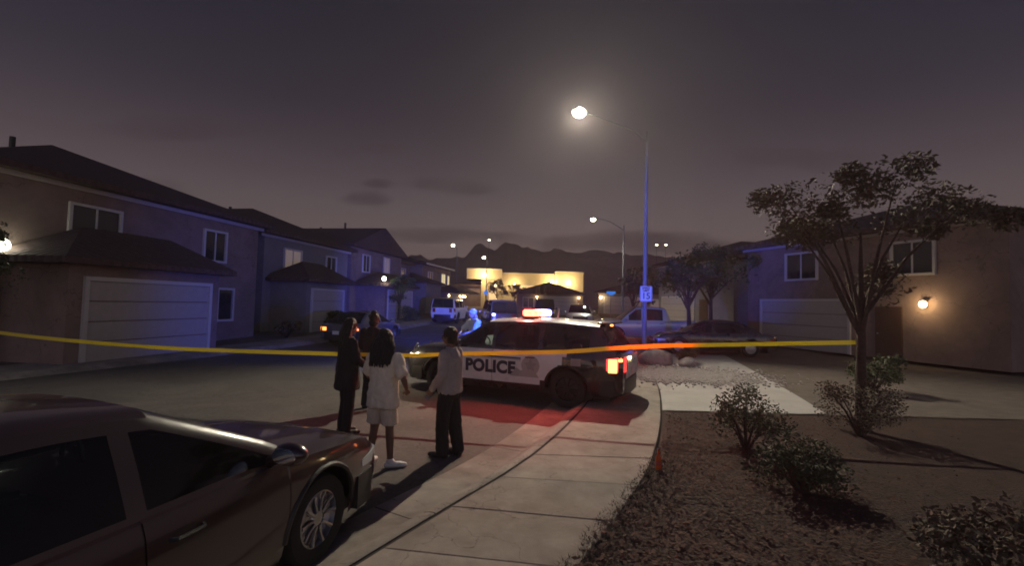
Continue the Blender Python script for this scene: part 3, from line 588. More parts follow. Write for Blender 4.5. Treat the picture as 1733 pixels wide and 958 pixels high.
    for x in ws:
        zl, zt = zs(x) - .01, ztop(x); Hh = H - zl; tb, tt = sp['wbase'], sp['wtop']
        def yy(z): t = max(0, min(1, (z - zl) / Hh)); return Wh * (tb + (tt - tb) * t ** 1.15) * (wid(x) / Wh) ** .5
        h = zt - zl; a = min(.05, h * .15); b = max(a, h - .11); cc = max(b, h - .05)
        half = [(yy(zl), zl), (yy(zl + a), zl + a), (yy(zl + (a + b) / 2), zl + (a + b) / 2), (yy(zl + b), zl + b), (yy(zl + cc), zl + cc), (yy(zt) * .955, zt - .018 * min(1, h * 3)), (yy(zt) * .80, zt), (yy(zt) * .42, zt + .018), (0, zt + .024)]
        g2.rows.append([(x, y, z) for y, z in half] + [(x, -y, z) for y, z in half[-2::-1]])
    nj2 = len(g2.rows[0])
    def cls2(i, j):
        xm = (ws[i] + ws[i + 1]) / 2; jj = j if j < nj2 // 2 else nj2 - 2 - j; sd = 'l' if j < nj2 // 2 else 'r'
        if jj in (1, 2):
            for k, (a, b) in enumerate(sp['wins']):
                if a - 1e-6 < xm < b + 1e-6: return ('side_window', sd, k)
        if jj >= 5:
            if xm > rf + .02 and xm < c0: return ('windshield',)
            if xm < rr - .01: return ('rear_window',)
        return ('roof',) if jj >= 4 and rr < xm < rf + .03 else ('pillars', sd)
    for key, mb in g2.parts(cls2).items():
        if key[0] in ('roof', 'pillars'): mb.build(key[0], (roof_paint or paint) if key[0] == 'roof' else paint, root, smooth=40)
        else: mb.build(key[0], glass, root, smooth=60)
    # ---- running gear and trim
    MB().box((0, 0, sp['sill'] + .03), (sp['L'] - .5, sp['W'] * .80, .12)).build('underbody', M['black'], root)
    for c in sp['wb']: MB().box((c, 0, sp['R'] + .1), (ra * 1.9, sp['W'] * .62, ra * 1.5)).build('wheel_well', M['black'], root)
    tm, rm = wheel_meshes(sp['R'], sp['tw'], rim)
    for c in sp['wb']:
        for sd in (1, -1):
            w = link(bpy.data.objects.new('wheel', tm), root); w.location = (c, sd * (Wh - sp['tw'] / 2 - .035), sp['R']); w.rotation_euler = (0, 0, 0 if sd > 0 else math.pi)
            link(bpy.data.objects.new('rim', rm), w)
            a = MB(); a.tube([(c + ra * math.cos(R(k)), sd * (side_y(c + ra * math.cos(R(k)), sp['R'] + ra * math.sin(R(k))) - .004), sp['R'] + ra * math.sin(R(k))) for k in range(0, 181, 12)], .022, 6); a.build('arch_trim', M['black'], root, smooth=50)
    zf, zr_ = zs(Lh - .1), zs(-Lh + .1)
    fb = MB()
    for sd in (1, -1): pass
    fb.add(*ribbon([(Lh - .50, wid(Lh - .5) + .012), (Lh - .22, wid(Lh - .22) + .018), (Lh - .05, wid(Lh - .05) * .93), (Lh + .03, wid(Lh) * .55), (Lh + .05, 0)], sp['sill'] + .02, sp['sill'] + .30)); fb.build('front_bumper', M['black'] if detail else paint, root, smooth=50)
    rb = MB(); rb.add(*ribbon([(-Lh + .42, wid(-Lh + .42) + .012), (-Lh + .18, wid(-Lh + .18) + .02), (-Lh + .03, wid(-Lh) * .94), (-Lh - .05, wid(-Lh) * .6), (-Lh - .06, 0)], sp['sill'] + .06, sp['sill'] + .36)); rb.build('rear_bumper', M['black'] if detail else paint, root, smooth=50)
    MB().box((Lh + .035, 0, (zf + sp['sill'] + .3) / 2 + .03), (.03, Wh * 1.1, max(.12, (zf - sp['sill'] - .3) * .7))).build('grille', M['black'], root)
    lt = lights or {}
    for sd in (1, -1):
        hl = MB(); x0 = Lh - .42; hz = zs(Lh - .2) - .13
        hl.add(*patch([(x, sd * (side_y(x, hz) + .006), 0) for x in (x0, x0 + .12, x0 + .24, x0 + .33)], hz - .07, hz + .05, taper=.5)); hl.add(*patch([(Lh - .08, sd * wid(Lh - .09) * .985, 0), (Lh + .012, sd * wid(Lh) * .86, 0), (Lh + .032, sd * wid(Lh) * .62, 0)], hz - .07, hz + .05)); hl.build('headlight', lt.get('head', M['headlens']) if sd > 0 or lt.get('both') else M['headlens'], root)
        tl_ = MB(); tz = zs(-Lh + .1) - .17; th = .30 if kind in ('suv', 'tahoe', 'van', 'pickup') else .15; xa = -Lh + .30
        tl_.add(*patch([(x, sd * (side_y(x, tz) + .008), 0) for x in (xa, -Lh + .18, -Lh + .08)], tz - th * .5, tz + th * .5, taper=.75)); tl_.add(*patch([(-Lh + .05, sd * wid(-Lh + .05) * .97, 0), (-Lh - .006, sd * wid(-Lh) * .90, 0), (-Lh - .024, sd * wid(-Lh) * .68, 0)], tz - th * .5, tz + th * .5)); tl_.build('taillight', lt.get('tail', M['taillens']), root)
        mx = c0 - .28; my = Wh * .97; mz = zs(mx) + .06
        mr = MB(); mr.ell((mx + .02, sd * (my + .12), mz + .045), (.085, .125, .075), n=16, m=12); mr.v = [(max(x, mx - .045), y, z) for x, y, z in mr.v]; mr.tube([(mx + .03, sd * (my - .06), mz - .03), (mx + .02, sd * (my + .06), mz + .02)], [.04, .03], 8); mo = mr.build('mirror', paint, root, smooth=40)
        MB().ell((mx - .048, sd * (my + .12), mz + .045), (.004, .095, .055), n=14, m=8).build('mirror_glass', M['chrome'], mo, smooth=60)
    for (sdn, sd) in (('l', 1), ('r', -1)):
        for k, (a, b) in enumerate(sp['doors']):
            d = handles.get(('door', sdn, k))
            if d is None: continue
            hx = a + .14; hz = zs(hx) - .13; hm = MB(); hm.tube([(hx - .02, sd * (side_y(hx, hz) - .01), hz), (hx, sd * (side_y(hx, hz) + .03), hz), (hx + .16, sd * (side_y(hx, hz) + .03), hz), (hx + .18, sd * (side_y(hx, hz) - .01), hz)], .014, 6); hm.build('handle', M['black'], d)
    MB().box((-Lh - .075, 0, zr_ - .33), (.012, .31, .155)).build('licence_plate', M['plate'], root)
    return root, side_y, zs
def ribbon(pts, z0, z1, t=.05):
    full = pts + [(x, -y) for x, y in pts[-2::-1]]; vs = []; fs = []
    cx = full[0][0]
    for (x, y) in full: ix, iy = x + (cx - x) * .18, y * .9; vs += [(x, y, z0), (x, y, z1), (ix, iy, z1), (ix, iy, z0)]
    for i in range(len(full) - 1):
        for k in range(4): fs.append((i * 4 + k, i * 4 + (k + 1) % 4, (i + 1) * 4 + (k + 1) % 4, (i + 1) * 4 + k))
    fs += [(0, 1, 2, 3), tuple((len(full) - 1) * 4 + k for k in (3, 2, 1, 0))]
    return vs, fs
def patch(pts, z0, z1, taper=1.0):
    vs = []; fs = []; n = len(pts)
    for i, (x, y, z) in enumerate(pts):
        k = taper + (1 - taper) * i / (n - 1); m = (z0 + z1) / 2; vs += [(x, y, m + (z0 - m) * k), (x, y, m + (z1 - m) * k), (x, y * .95, m + (z1 - m) * k), (x, y * .95, m + (z0 - m) * k)]
    for i in range(n - 1):
        for k in range(4): fs.append((i * 4 + k, i * 4 + (k + 1) % 4, (i + 1) * 4 + (k + 1) % 4, (i + 1) * 4 + k))
    return vs, fs + [(0, 1, 2, 3), tuple((n - 1) * 4 + k for k in (3, 2, 1, 0))]

PCX, PCY, PCYAW = .22, 10.95, R(180 - 24)
def police_car():
    root, side_y, zs = make_car('black and white police sport utility with lit light bar parked across the road', 'police car', 'suv', (PCX, PCY, 0), PCYAW, M['blackpaint'], 'police_car', M['whitepaint'], M['whitepaint'], M['clearglass'], M['darksteel'],
                                lights=dict(head=M['headlens'], tail=lamp_mat('tail_glow', (1.3, .03, .02))), quarter=(-1.45,))
    Lh = 2.51
    # white rear-wing panel ahead of the wheel arch, rocker in black stays body
    # lettering, projected on the curved door skin (left side faces the camera)
    cu = bpy.data.curves.new('lettering', 'FONT'); cu.body = 'POLICE'; cu.size = .345; cu.offset = .019; cu.extrude = .0; cu.space_character = 1.06; cu.align_x = 'CENTER'; cu.align_y = 'CENTER'
    tmp = bpy.data.objects.new('lettering', cu); COL.objects.link(tmp); dg = bpy.context.evaluated_depsgraph_get(); me = bpy.data.meshes.new_from_object(tmp.evaluated_get(dg)); bpy.data.objects.remove(tmp)
    def stick(me, xc, zc, off, sx=1, name='lettering', m=None, parent=root, side=1):
        bm = bmesh.new(); bm.from_mesh(me); bmesh.ops.triangulate(bm, faces=bm.faces[:])
        for _ in range(2): bmesh.ops.subdivide_edges(bm, edges=[e for e in bm.edges if e.calc_length() > .06], cuts=1); bmesh.ops.triangulate(bm, faces=bm.faces[:])
        for v in bm.verts: x, z = xc - side * v.co.x * sx, zc + v.co.y; v.co = Vector((x, side * (side_y(x, z) + off), z))
        bm.to_mesh(me); bm.free(); me.materials.clear(); me.materials.append(m or M['text']); return link(bpy.data.objects.new(name, me), parent)
    def flat(poly, name, xc, zc, off, m):
        me = bpy.data.meshes.new(name); me.from_pydata([(x, y, 0) for x, y in poly], [], [tuple(range(len(poly)))]); return stick(me, xc, zc, off, name=name, m=m)
    stick(me.copy(), .27, .71, .006, 1.0); stick(me.copy(), .27, .71, .006, 1.0, side=-1)
    def bar(w, h): return [(-w / 2, -h / 2), (w / 2, -h / 2), (w / 2, h / 2), (-w / 2, h / 2)]
    flat(bar(1.42, .032), 'stripe', .27, .93, .006, M['text']); flat(bar(1.42, .012), 'stripe', .27, .895, .006, M['emblem'])
    star = [((.15 if k % 2 == 0 else .075) * math.sin(k * math.pi / 5), (.15 if k % 2 == 0 else .075) * math.cos(k * math.pi / 5)) for k in range(10)]
    flat(star, 'emblem', -.66, .80, .007, M['emblem']); flat([(.20 * math.cos(k * math.pi / 12), .20 * math.sin(k * math.pi / 12)) for k in range(24)], 'emblem', -.66, .80, .005, M['emblem2'])
    flat([(-.35, -.1), (.3, -.1), (.22, .02), (.1, .0), (.02, .1), (-.1, .02), (-.2, .08)], 'emblem', -.55, .66, .009, M['emblem2'])
    flat([(-.10, -.07), (.10, -.07), (.10, .07), (-.10, .07)], 'number_patch', -1.62, .93, .006, M['emblem'])
    # shield decal on the rear quarter glass
    gz_ = MB(); gz_.add([(-1.50, .80, 1.20), (-1.72, .80, 1.20), (-1.70, .782, 1.27), (-1.66, .775, 1.29), (-1.56, .775, 1.29), (-1.52, .782, 1.27)], [(0, 1, 2, 3, 4, 5)]); 
    for i, v in enumerate(gz_.v): x, y, z = v; gz_.v[i] = (x, .99 * (.92 - .20 * ((z - 1.08) / .66) ** 1.15) * .985 + .012, z)
    gz_.build('shield_decal', M['emblem'], root)
    # light bar
    bx = -.42; b = MB(); b.box((bx, 0, 1.775), (.26, 1.20, .045)); b.box((bx, .42, 1.745), (.1, .05, .05)); b.box((bx, -.42, 1.745), (.1, .05, .05)); lb = b.build('light_bar', M['black'], root, smooth=30, bevel=.008)
    def lens(y0, y1, m): q = MB(); q.box((bx, (y0 + y1) / 2, 1.870), (.26, abs(y1 - y0) - .012, .14)); q.build('lens', m, lb, smooth=40, bevel=.025)
    lens(.60, .30, E_['red']); lens(.30, .02, E_['red']); lens(.02, -.16, E_['white']); lens(-.16, -.40, E_['white']); lens(-.40, -.60, E_['blue'])
    # what the bar throws: red over the near side, blue over the far side
    light('SPOT', 'red_throw', (bx, .72, 1.86), 230, (1, .12, .09), root, (bx - .6, 6, .2), .1, R(165), .9)
    def w2l(x, y, z): return Matrix.Rotation(-PCYAW, 3, 'Z') @ (Vector((x, y, z)) - Vector((PCX, PCY, 0)))
    light('SPOT', 'blue_throw', (bx, -.72, 1.90), 1900, (.025, .09, 1), root, w2l(-6, 20, 1.6), .1, R(80), .7)
    light('SPOT', 'blue_far_throw', (bx + .1, -.70, 1.90), 17000, (.06, .09, 1), root, w2l(-10.0, 46, 2.6), .1, R(36), .7)
    light('SPOT', 'blue_rear_throw', (bx - .2, -.66, 1.92), 5200, (.035, .09, 1), root, w2l(5.5, 19.5, 4.2), .1, R(50), .8)
    light('SPOT', 'tail_throw', (-Lh - .12, .80, .95), 800, (1, .025, .02), root, w2l(2.45, 7.4, 2.15), .08, R(76), .3)
    light('POINT', 'headlamp_spill', (2.40, 1.05, .86), 14, (1, .80, .5), root, size=.05)
    # small extras
    for sd in (1, -1):
        tlm = MB(); tx = lambda x, z: sd * (side_y(x, z) + .012)
        tlm.add(*patch([(-2.25, tx(-2.25, .95), 0), (-2.33, tx(-2.33, .95), 0), (-2.41, tx(-2.41, .95), 0)], .77, 1.03)); tlm.add(*patch([(-2.425, tx(-2.425, 1.0), 0), (-2.50, tx(-2.50, 1.0) * .995, 0)], .985, 1.04)); tlm.build('tail_lamp', E_['tail'], root)
    MB().box((.55, .30, 1.80), (.05, .05, .05)).build('dash_light', E_['dot'], root)
    MB().tube([(-.95, .12, 1.74), (-.95, .12, 1.82), (-.97, .12, 1.98)], [.03, .016, .008], 8).build('antenna', M['signwhite'], root)
    sp_ = MB(); sp_.box((-2.08, 0, 1.705), (.28, 1.22, .035)); s = sp_.build('spoiler', M['blackpaint'], root, smooth=30, bevel=.01); MB().box((-2.215, .50, 1.675), (.04, .12, .03)).build('high_stop_light', E_['tail'], s); 
    lg = MB(); lg.box((-2.545, .0, .86), (.02, 1.25, .42)); lg.box((-2.575, 0, .98), (.03, .7, .05)); lg.build('liftgate_panel', M['whitepaint'], root, smooth=30, bevel=.006)
    MB().box((-2.575, .45, 1.045), (.03, .16, .05)).build('reverse_light', E_['head'], root)
    MB().box((2.33, .868, .80), (.10, .03, .07)).build('head_lamp', E_['head'], root, bevel=.01); MB().box((2.20, .905, .80), (.12, .03, .06)).build('indicator', E_['amber'], root, bevel=.01)
    pb = MB()
    for y in (.32, -.32): pb.tube([(2.56, y, .35), (2.66, y, .45), (2.68, y, .92), (2.60, y, 1.02)], .03, 8)
    pb.tube([(2.67, -.55, .62), (2.67, .55, .62)], .03, 8); pb.tube([(2.67, -.32, .86), (2.67, .32, .86)], .025, 8); pb.build('push_bar', M['chrome'], root, smooth=50)
    fu = MB(); fu.lathe([(.001, .012), (.075, .010), (.08, 0)], 18, (-1.95, .945, .93), 'Y'); fu.build('fuel_cap', M['blackpaint'], root)
    # interior seen through the glass
    it = MB()
    for y in (.38, -.38):
        it.box((.05, y, .75), (.5, .5, .2)); it.box((-.22, y, 1.08), (.14, .48, .6)); it.box((-.25, y, 1.46), (.09, .26, .18))
    it.box((-1.1, 0, .75), (.5, 1.35, .2)); it.box((-1.38, 0, 1.05), (.14, 1.35, .55)); it.build('seats', M['black'], root, smooth=40, bevel=.03)
    MB().box((1.0, 0, .98), (.35, 1.45, .12)).build('dashboard', M['black'], root)
    cg = MB(); 
    for k in range(7): cg.box((-.42, -.6 + .2 * k, 1.2), (.015, .015, .8))
    cg.box((-.42, 0, 1.0), (.012, 1.35, .4)); cg.build('partition', M['darksteel'], root)
    lp = MB(); lp.box((.62, .02, 1.08), (.26, .34, .02)); lo = lp.build('laptop', M['greypaint'], root); q = Matrix.Rotation(R(-20), 3, 'Y'); MB().box((.78, .02, 1.20), (.012, .34, .22), m=q).build('laptop_screen', E_['screen'], lo)
    sw = MB(); sw.tube([(.72 + .05 * math.cos(a), .38 + .19 * math.cos(a), 1.12 + .18 * math.sin(a)) for a in [2 * math.pi * k / 20 for k in range(21)]], .016, 6); sw.build('steering_wheel', M['black'], root)
    return root
police_car()
def cars():
    make_car('white police sport utility seen from behind under the row of porch lights', 'police car', 'tahoe', (-4.95, 38.5, gz(38.5)), R(84), M['whitepaint'], 'police_car', M['whitepaint'], M['whitepaint'], None, M['darksteel'])
    c, _, _ = make_car('dark sedan cut by the frame edge beside the woman in shorts', 'car', 'sedan', (-2.68, 2.60, 0), R(75), M['maroon'], 'parked_car', glass=M['clearglass'])
    it = MB()
    for y in (.36, -.36): it.box((-.05, y, .55), (.5, .5, .18)); it.box((-.32, y, .86), (.14, .48, .58)); it.box((-.36, y, 1.2), (.09, .26, .16))
    it.box((-1.15, 0, .55), (.5, 1.2, .18)); it.box((-1.42, 0, .8), (.14, 1.2, .45)); it.build('seats', mat('grey_seat_cloth', (.10, .095, .09), .9), c, smooth=40, bevel=.03); MB().box((.85, 0, .80), (.4, 1.35, .12)).build('dashboard', M['black'], c)
    sw = MB(); sw.tube([(.52 + .05 * math.cos(a), .36 + .18 * math.cos(a), .92 + .17 * math.sin(a)) for a in [2 * math.pi * k / 20 for k in range(21)]], .015, 6); sw.build('steering_wheel', M['black'], c)
    make_car('dark van parked behind the person in the blue-lit shirt', 'van', 'van', (-.9, 33, gz(33)), R(100), M['bluepaint'], 'parked_van')
    make_car('dark grey sedan parked across the road with amber tail lights', 'car', 'sedan', (-7.1, 23.0, gz(23)), R(79), M['greypaint'], 'parked_car', lights=dict(tail=E_['amber']))
    make_car('silver car facing the camera just over the patrol car roof', 'car', 'suv', (5.3, 37, gz(37)), R(-96), M['silver'], 'parked_car')
    make_car('pale pickup truck parked behind the speed limit pole', 'truck', 'pickup', (7.3, 25.5, gz(25.5) + .02), R(178), M['silver'], 'pickup_truck')
    make_car('black sedan low in the shade right of the speed limit pole', 'car', 'sedan', (8.6, 20.5, .14), R(172), M['blackpaint'], 'parked_car')
    make_car('dark red van standing far off behind the light bar', 'van', 'van', (3.2, 45, gz(45)), R(-95), M['maroon'], 'parked_van')
cars()

# ------------------------------------------------------------------ people (local axes: x forward, y left)
def hand(mb, wrist, d, palm_n, side, curl=.5, s=1.0):
    """palm and five fingers leaving the wrist along d; palm_n = where the palm faces; side = +1 left hand"""
    w = Vector(wrist); d = Vector(d).normalized(); n = Vector(palm_n); n = (n - d * n.dot(d)).normalized(); a = d.cross(n) * side
    pc = w + d * .05 * s
    for k in (-1, -.33, .33, 1): mb.capsule(w + a * k * .016 * s, w + d * .085 * s + a * k * .03 * s, .014 * s, .0125 * s, 8)
    for k, L in ((1, .070), (.36, .080), (-.3, .074), (-.95, .058)):
        b = w + d * .09 * s + a * k * .031 * s; c1, c2 = curl * .7, curl * 1.5
        p1 = b + (d * math.cos(c1) + n * math.sin(c1)) * L * .5 * s; p2 = p1 + (d * math.cos(c2) + n * math.sin(c2)) * L * .5 * s
        mb.capsule(b, p1, .0105 * s, .0098 * s, 8); mb.capsule(p1, p2, .0098 * s, .0085 * s, 8)
    t0 = w + d * .025 * s + a * .026 * s; t1 = t0 + (d * .7 + a * .7 + n * .25).normalized() * .042 * s; t2 = t1 + (d * .9 + a * .15 + n * .45).normalized() * .034 * s
    mb.capsule(t0, t1, .014 * s, .0115 * s, 8); mb.capsule(t1, t2, .0115 * s, .0095 * s, 8)
    return pc + n * .03 * s
def foot_caps(mb, ankle, yaw, r=1.0, z0=0):
    a = Vector(ankle); f = Vector((math.cos(yaw), math.sin(yaw), 0)); l = Vector((-f.y, f.x, 0)); h = .035 * r
    heel = Vector((a.x, a.y, z0 + h)) - f * .045; ball = Vector((a.x, a.y, z0 + h)) + f * .125; toe = Vector((a.x, a.y, z0 + h * .85)) + f * .185
    mb.capsule(heel, ball + l * .012, h, h, 10); mb.capsule(heel, ball - l * .014, h, h, 10); mb.capsule(ball, toe, h, h * .8, 10); mb.capsule(a, (heel + ball) / 2, .045 * r, h * 1.1, 10)
def head_mb(mb, c, tilt=0):
    c = Vector(c)
    mb.ell(c + Vector((-.012, 0, .02)), (.098, .078, .105)); mb.ell(c + Vector((.022, 0, -.045)), (.068, .056, .075)); mb.capsule(c + Vector((.088, 0, .005)), c + Vector((.108, 0, -.03)), .009, .014, 8)
    mb.capsule(c + Vector((.078, -.02, -.068)), c + Vector((.078, .02, -.068)), .009, .009, 8)
    for s in (1, -1): mb.ell(c + Vector((-.008, s * .079, -.012)), (.018, .010, .030)); mb.ell(c + Vector((.075, s * .03, .022)), (.016, .02, .009))
def face_bits(root, c):
    for s in (1, -1): MB().ell(Vector(c) + Vector((.082, s * .031, .004)), (.010, .014, .008), n=8, m=6).build('eye', M['eye'], root)
def person(label, loc, rz, sh, J, skin, group=None):
    root = empty('person', loc, rz, label, 'person', group); root.scale = (sh, sh, sh)
    b = MB()
    b.rings([(-.01, 0, .86, .10, .155), (-.01, 0, .95, .115, .17), (0, 0, 1.06, .10, .145), (.005, 0, 1.2, .112, .158), (.0, 0, 1.34, .112, .17), (-.005, 0, 1.42, .085, .14), (-.01, 0, 1.48, .06, .07)]); b.capsule((-.012, 0, 1.46), (0, 0, 1.56), .054, .05)
    head_mb(b, J['head'])
    for s, k in ((1, 'L'), (-1, 'R')):
        S, E, W = Vector(J['sh' + k]), Vector(J['el' + k]), Vector(J['wr' + k]); b.capsule(Vector((-.005, s * .13, 1.41)), S, .06, .055); b.capsule(S, E, .052, .040); b.capsule(E, E + (W - E) * .35, .041, .040); b.capsule(E + (W - E) * .3, W, .040, .026)
        hd = J.get('hd' + k, (W - E)); hand(b, W, hd, J.get('pn' + k, (0, -s, 0)), s, J.get('curl' + k, .5))
        Hp, K, A = Vector(J['hip' + k]), Vector(J['kn' + k]), Vector(J['an' + k]); b.capsule(Hp, K, .085, .056); b.capsule(K, K + (A - K) * .35, .055, .056); b.capsule(K + (A - K) * .3, A, .056, .036); foot_caps(b, A, J.get('ft' + k, 0), .92)
    remesh(b, 'body', skin, root, .0075, 3); face_bits(root, J['head'])
    return root
def base_J(**kw):
    J = dict(head=(.02, 0, 1.635), shL=(0, .185, 1.405), shR=(0, -.185, 1.405), elL=(-.03, .25, 1.13), elR=(-.03, -.25, 1.13), wrL=(.05, .255, .89), wrR=(.05, -.255, .89), hipL=(0, .09, .9), hipR=(0, -.09, .9), knL=(.015, .10, .49), knR=(.015, -.10, .49), anL=(-.02, .11, .085), anR=(-.02, -.11, .085))
    J.update(kw); return J
def sleeve(mb, S, E, W, r0, r1, r2, full=True, frac=.6):
    S, E, W = Vector(S), Vector(E), Vector(W)
    if full: mb.capsule(S, E, r0, r1); mb.capsule(E, E + (W - E) * .93, r1, r2)
    else: mb.capsule(S, S + (E - S) * frac, r0, r1)
def trouser(mb, H, K, A, r0, r1, r2, to=.95): H, K, A = Vector(H), Vector(K), Vector(A); mb.capsule(H, K, r0, r1); mb.capsule(K, K + (A - K) * to, r1, r2)
def shoes(root, J, m, r=1.12):
    for k in 'LR': mb = MB(); foot_caps(mb, J['an' + k], J.get('ft' + k, 0), r); remesh(mb, 'shoe', m, root, .009, 3)
def long_hair(root, c, length, wide, m, seed=1, back=.05):
    c = Vector(c); mb = MB(); mb.ell(c + Vector((-.022, 0, .03)), (.108, .096, .112)); rn = random.Random(seed)
    for k in range(120):
        a = R(rn.uniform(75, 285)); r = rn.uniform(.8, 1.05); p = c + Vector((.085 * math.cos(a) * r - .02, .085 * math.sin(a) * r, rn.uniform(-.02, .06)))
        q = c + Vector((-.06 - back * rn.uniform(.3, 1.2) + .05 * math.cos(a), wide * math.sin(a) * rn.uniform(.7, 1.2), -length * rn.uniform(.7, 1.05))); mid = (p + q) / 2 + Vector((-.02, .045 * math.sin(a), .02))
        mb.tube([p, mid, q], [.020, .020, .008], 6)
    remesh(mb, 'hair', m, root, .0065, 1, wrinkle=.008, ws=22, seed=seed)
def phone(label, parent_pt, rot, m): pass
def slab_phone(label, p, rot):
    o = MB().box((0, 0, 0), (.072, .009, .148)).build('mobile_phone', M['phone'], smooth=30, bevel=.003); o.location = p; o.rotation_euler = rot; tag(o, label, 'phone'); MB().box((0, -.0052, 0), (.066, .002, .138)).build('screen', M['winglass'], o); return o
def people():
    grp = 'bystanders behind the tape'
    # --- woman in cream T-shirt and shorts, back to us
    yaw = R(72)
    J = base_J(head=(.03, .01, 1.64), elL=(.06, .27, 1.14), wrL=(.27, .17, 1.10), pnL=(0, -.6, .8), elR=(-.04, -.315, 1.15), wrR=(.14, -.26, .98), pnR=(0, .6, .8), knL=(.02, .13, .49), anL=(-.03, .155, .085), knR=(.0, -.11, .49), anR=(-.02, -.15, .085), ftR=R(-58), ftL=R(8), hipL=(0, .10, .9))
    w = person('woman in cream T-shirt and knee-length shorts with long dark hair seen from behind', (-1.57, 5.97, 0), yaw, .955, J, M['skin'], grp)
    mb = MB(); mb.rings([(-.005, 0, .77, .165, .225), (-.005, 0, .80, .170, .23), (-.005, 0, .95, .160, .215), (0, 0, 1.1, .145, .195), (0, 0, 1.25, .142, .192), (-.005, 0, 1.38, .125, .19), (-.01, 0, 1.45, .085, .13), (-.01, 0, 1.485, .07, .085)])
    sleeve(mb, J['shL'], J['elL'], J['wrL'], .075, .085, 0, False, .72); sleeve(mb, J['shR'], J['elR'], J['wrR'], .075, .085, 0, False, .72); remesh(mb, 'shirt', M['whitecloth'], w, .010, 3, wrinkle=.020, ws=8, seed=3)
    mb = MB(); mb.rings([(-.005, 0, .76, .145, .20), (-.005, 0, .9, .15, .20), (0, 0, 1.0, .13, .18)]); 
    for k in 'LR': H, K = Vector(J['hip' + k]), Vector(J['kn' + k]); mb.rings([(K.x, K.y, .545, .108, .108), (K.x, K.y, .56, .112, .112), ((K.x + H.x) / 2, (K.y + H.y) / 2, .7, .112, .11), (H.x, H.y, .84, .11, .105)])
    remesh(mb, 'shorts', M['shorts'], w, .010, 2, wrinkle=.010, ws=8, seed=9); shoes(w, J, M['shoe']); long_hair(w, J['head'], .34, .13, M['hair'], 4, .07)
    # --- man in grey sweatshirt and black trousers, turned to the left
    yaw = R(158)
    J = base_J(head=(.035, .0, 1.645), elL=(-.02, .25, 1.14), wrL=(.16, .22, .93), pnL=(.2, -1, 0), curlL=1.0, elR=(.02, -.24, 1.13), wrR=(.2, -.16, 1.0), pnR=(0, 1, .2), anL=(.03, .10, .085), knL=(.05, .10, .49), anR=(-.09, -.12, .085), knR=(-.03, -.11, .49), ftL=R(8), ftR=R(-14))
    m_ = person('man in grey sweatshirt and black trousers standing just left of the POLICE lettering', (-.80, 6.42, 0), yaw, .965, J, M['skin'], grp)
    mb = MB(); mb.rings([(0, 0, .87, .152, .20), (0, 0, .90, .165, .215), (0, 0, 1.05, .155, .205), (.005, 0, 1.22, .152, .205), (0, 0, 1.36, .138, .20), (-.01, 0, 1.45, .09, .135), (-.01, 0, 1.505, .075, .085)]); sleeve(mb, J['shL'], J['elL'], J['wrL'], .082, .068, .046); sleeve(mb, J['shR'], J['elR'], J['wrR'], .082, .068, .046); remesh(mb, 'sweatshirt', M['greycloth'], m_, .010, 3, wrinkle=.012, ws=8, seed=6)
    mb = MB(); mb.rings([(0, 0, .82, .13, .185), (0, 0, .95, .135, .19), (0, 0, 1.02, .12, .17)])
    for k in 'LR': trouser(mb, J['hip' + k], J['kn' + k], J['an' + k], .112, .092, .088, 1.0)
    remesh(mb, 'trousers', M['blackcloth'], m_, .010, 2, wrinkle=.014, ws=9, seed=2); shoes(m_, J, M['darkshoe'])
    mb = MB(); c = Vector(J['head']); mb.ell(c + Vector((-.022, 0, .032)), (.104, .094, .108)); mb.ell(c + Vector((-.05, 0, -.03)), (.075, .085, .08)); 
    for k in range(60): a, t = random.uniform(0, 6.28), random.uniform(.1, 1.5); d = Vector((math.cos(a) * math.sin(t), math.sin(a) * math.sin(t), math.cos(t))); mb.ell(c + Vector((-.022, 0, .03)) + Vector((d.x * .098, d.y * .09, d.z * .102)), (.017, .017, .017), n=6, m=4)
    remesh(mb, 'hair', M['hair'], m_, .007, 1, wrinkle=.004, ws=40, seed=5)
    q = Matrix.Rotation(yaw, 3, 'Z') @ Vector((.198, .183, .825)); slab_phone('small shiny phone in the lowered hand of the man in grey', (-.80 + q.x, 6.42 + q.y, q.z), (R(20), R(-35), yaw))
    # --- dark clothed woman at the frame edge, turned right, hand to her hair
    yaw = R(35)
    J = base_J(head=(.03, 0, 1.64), elL=(.02, .27, 1.13), wrL=(.24, .16, 1.02), pnL=(0, -.4, .9), curlL=.9, elR=(.06, -.25, 1.15), wrR=(.27, -.13, 1.02), pnR=(0, .5, .8), curlR=1.0)
    a = person('dark clothed woman with long hair holding a white phone at the edge of the group', (-2.5, 7.35, 0), yaw, 1.0, J, M['skin2'], grp)
    mb = MB(); mb.rings([(0, 0, .68, .18, .235), (0, 0, .72, .19, .245), (0, 0, .95, .17, .225), (0, 0, 1.15, .155, .205), (0, 0, 1.3, .15, .2), (0, 0, 1.4, .12, .185), (-.01, 0, 1.46, .085, .12), (-.01, 0, 1.50, .07, .08)]); sleeve(mb, J['shL'], J['elL'], J['wrL'], .08, .068, .05); sleeve(mb, J['shR'], J['elR'], J['wrR'], .08, .068, .05); remesh(mb, 'jacket', M['blackcloth'], a, .010, 3, wrinkle=.011, ws=8, seed=16)
    mb = MB(); mb.rings([(0, 0, .8, .13, .185), (0, 0, .95, .13, .18)])
    for k in 'LR': trouser(mb, J['hip' + k], J['kn' + k], J['an' + k], .105, .08, .075, 1.0)
    remesh(mb, 'trousers', M['blackcloth'], a, .010, 2, wrinkle=.008, ws=8, seed=12); shoes(a, J, M['darkshoe']); long_hair(a, J['head'], .40, .11, M['hair'], 8, .05)
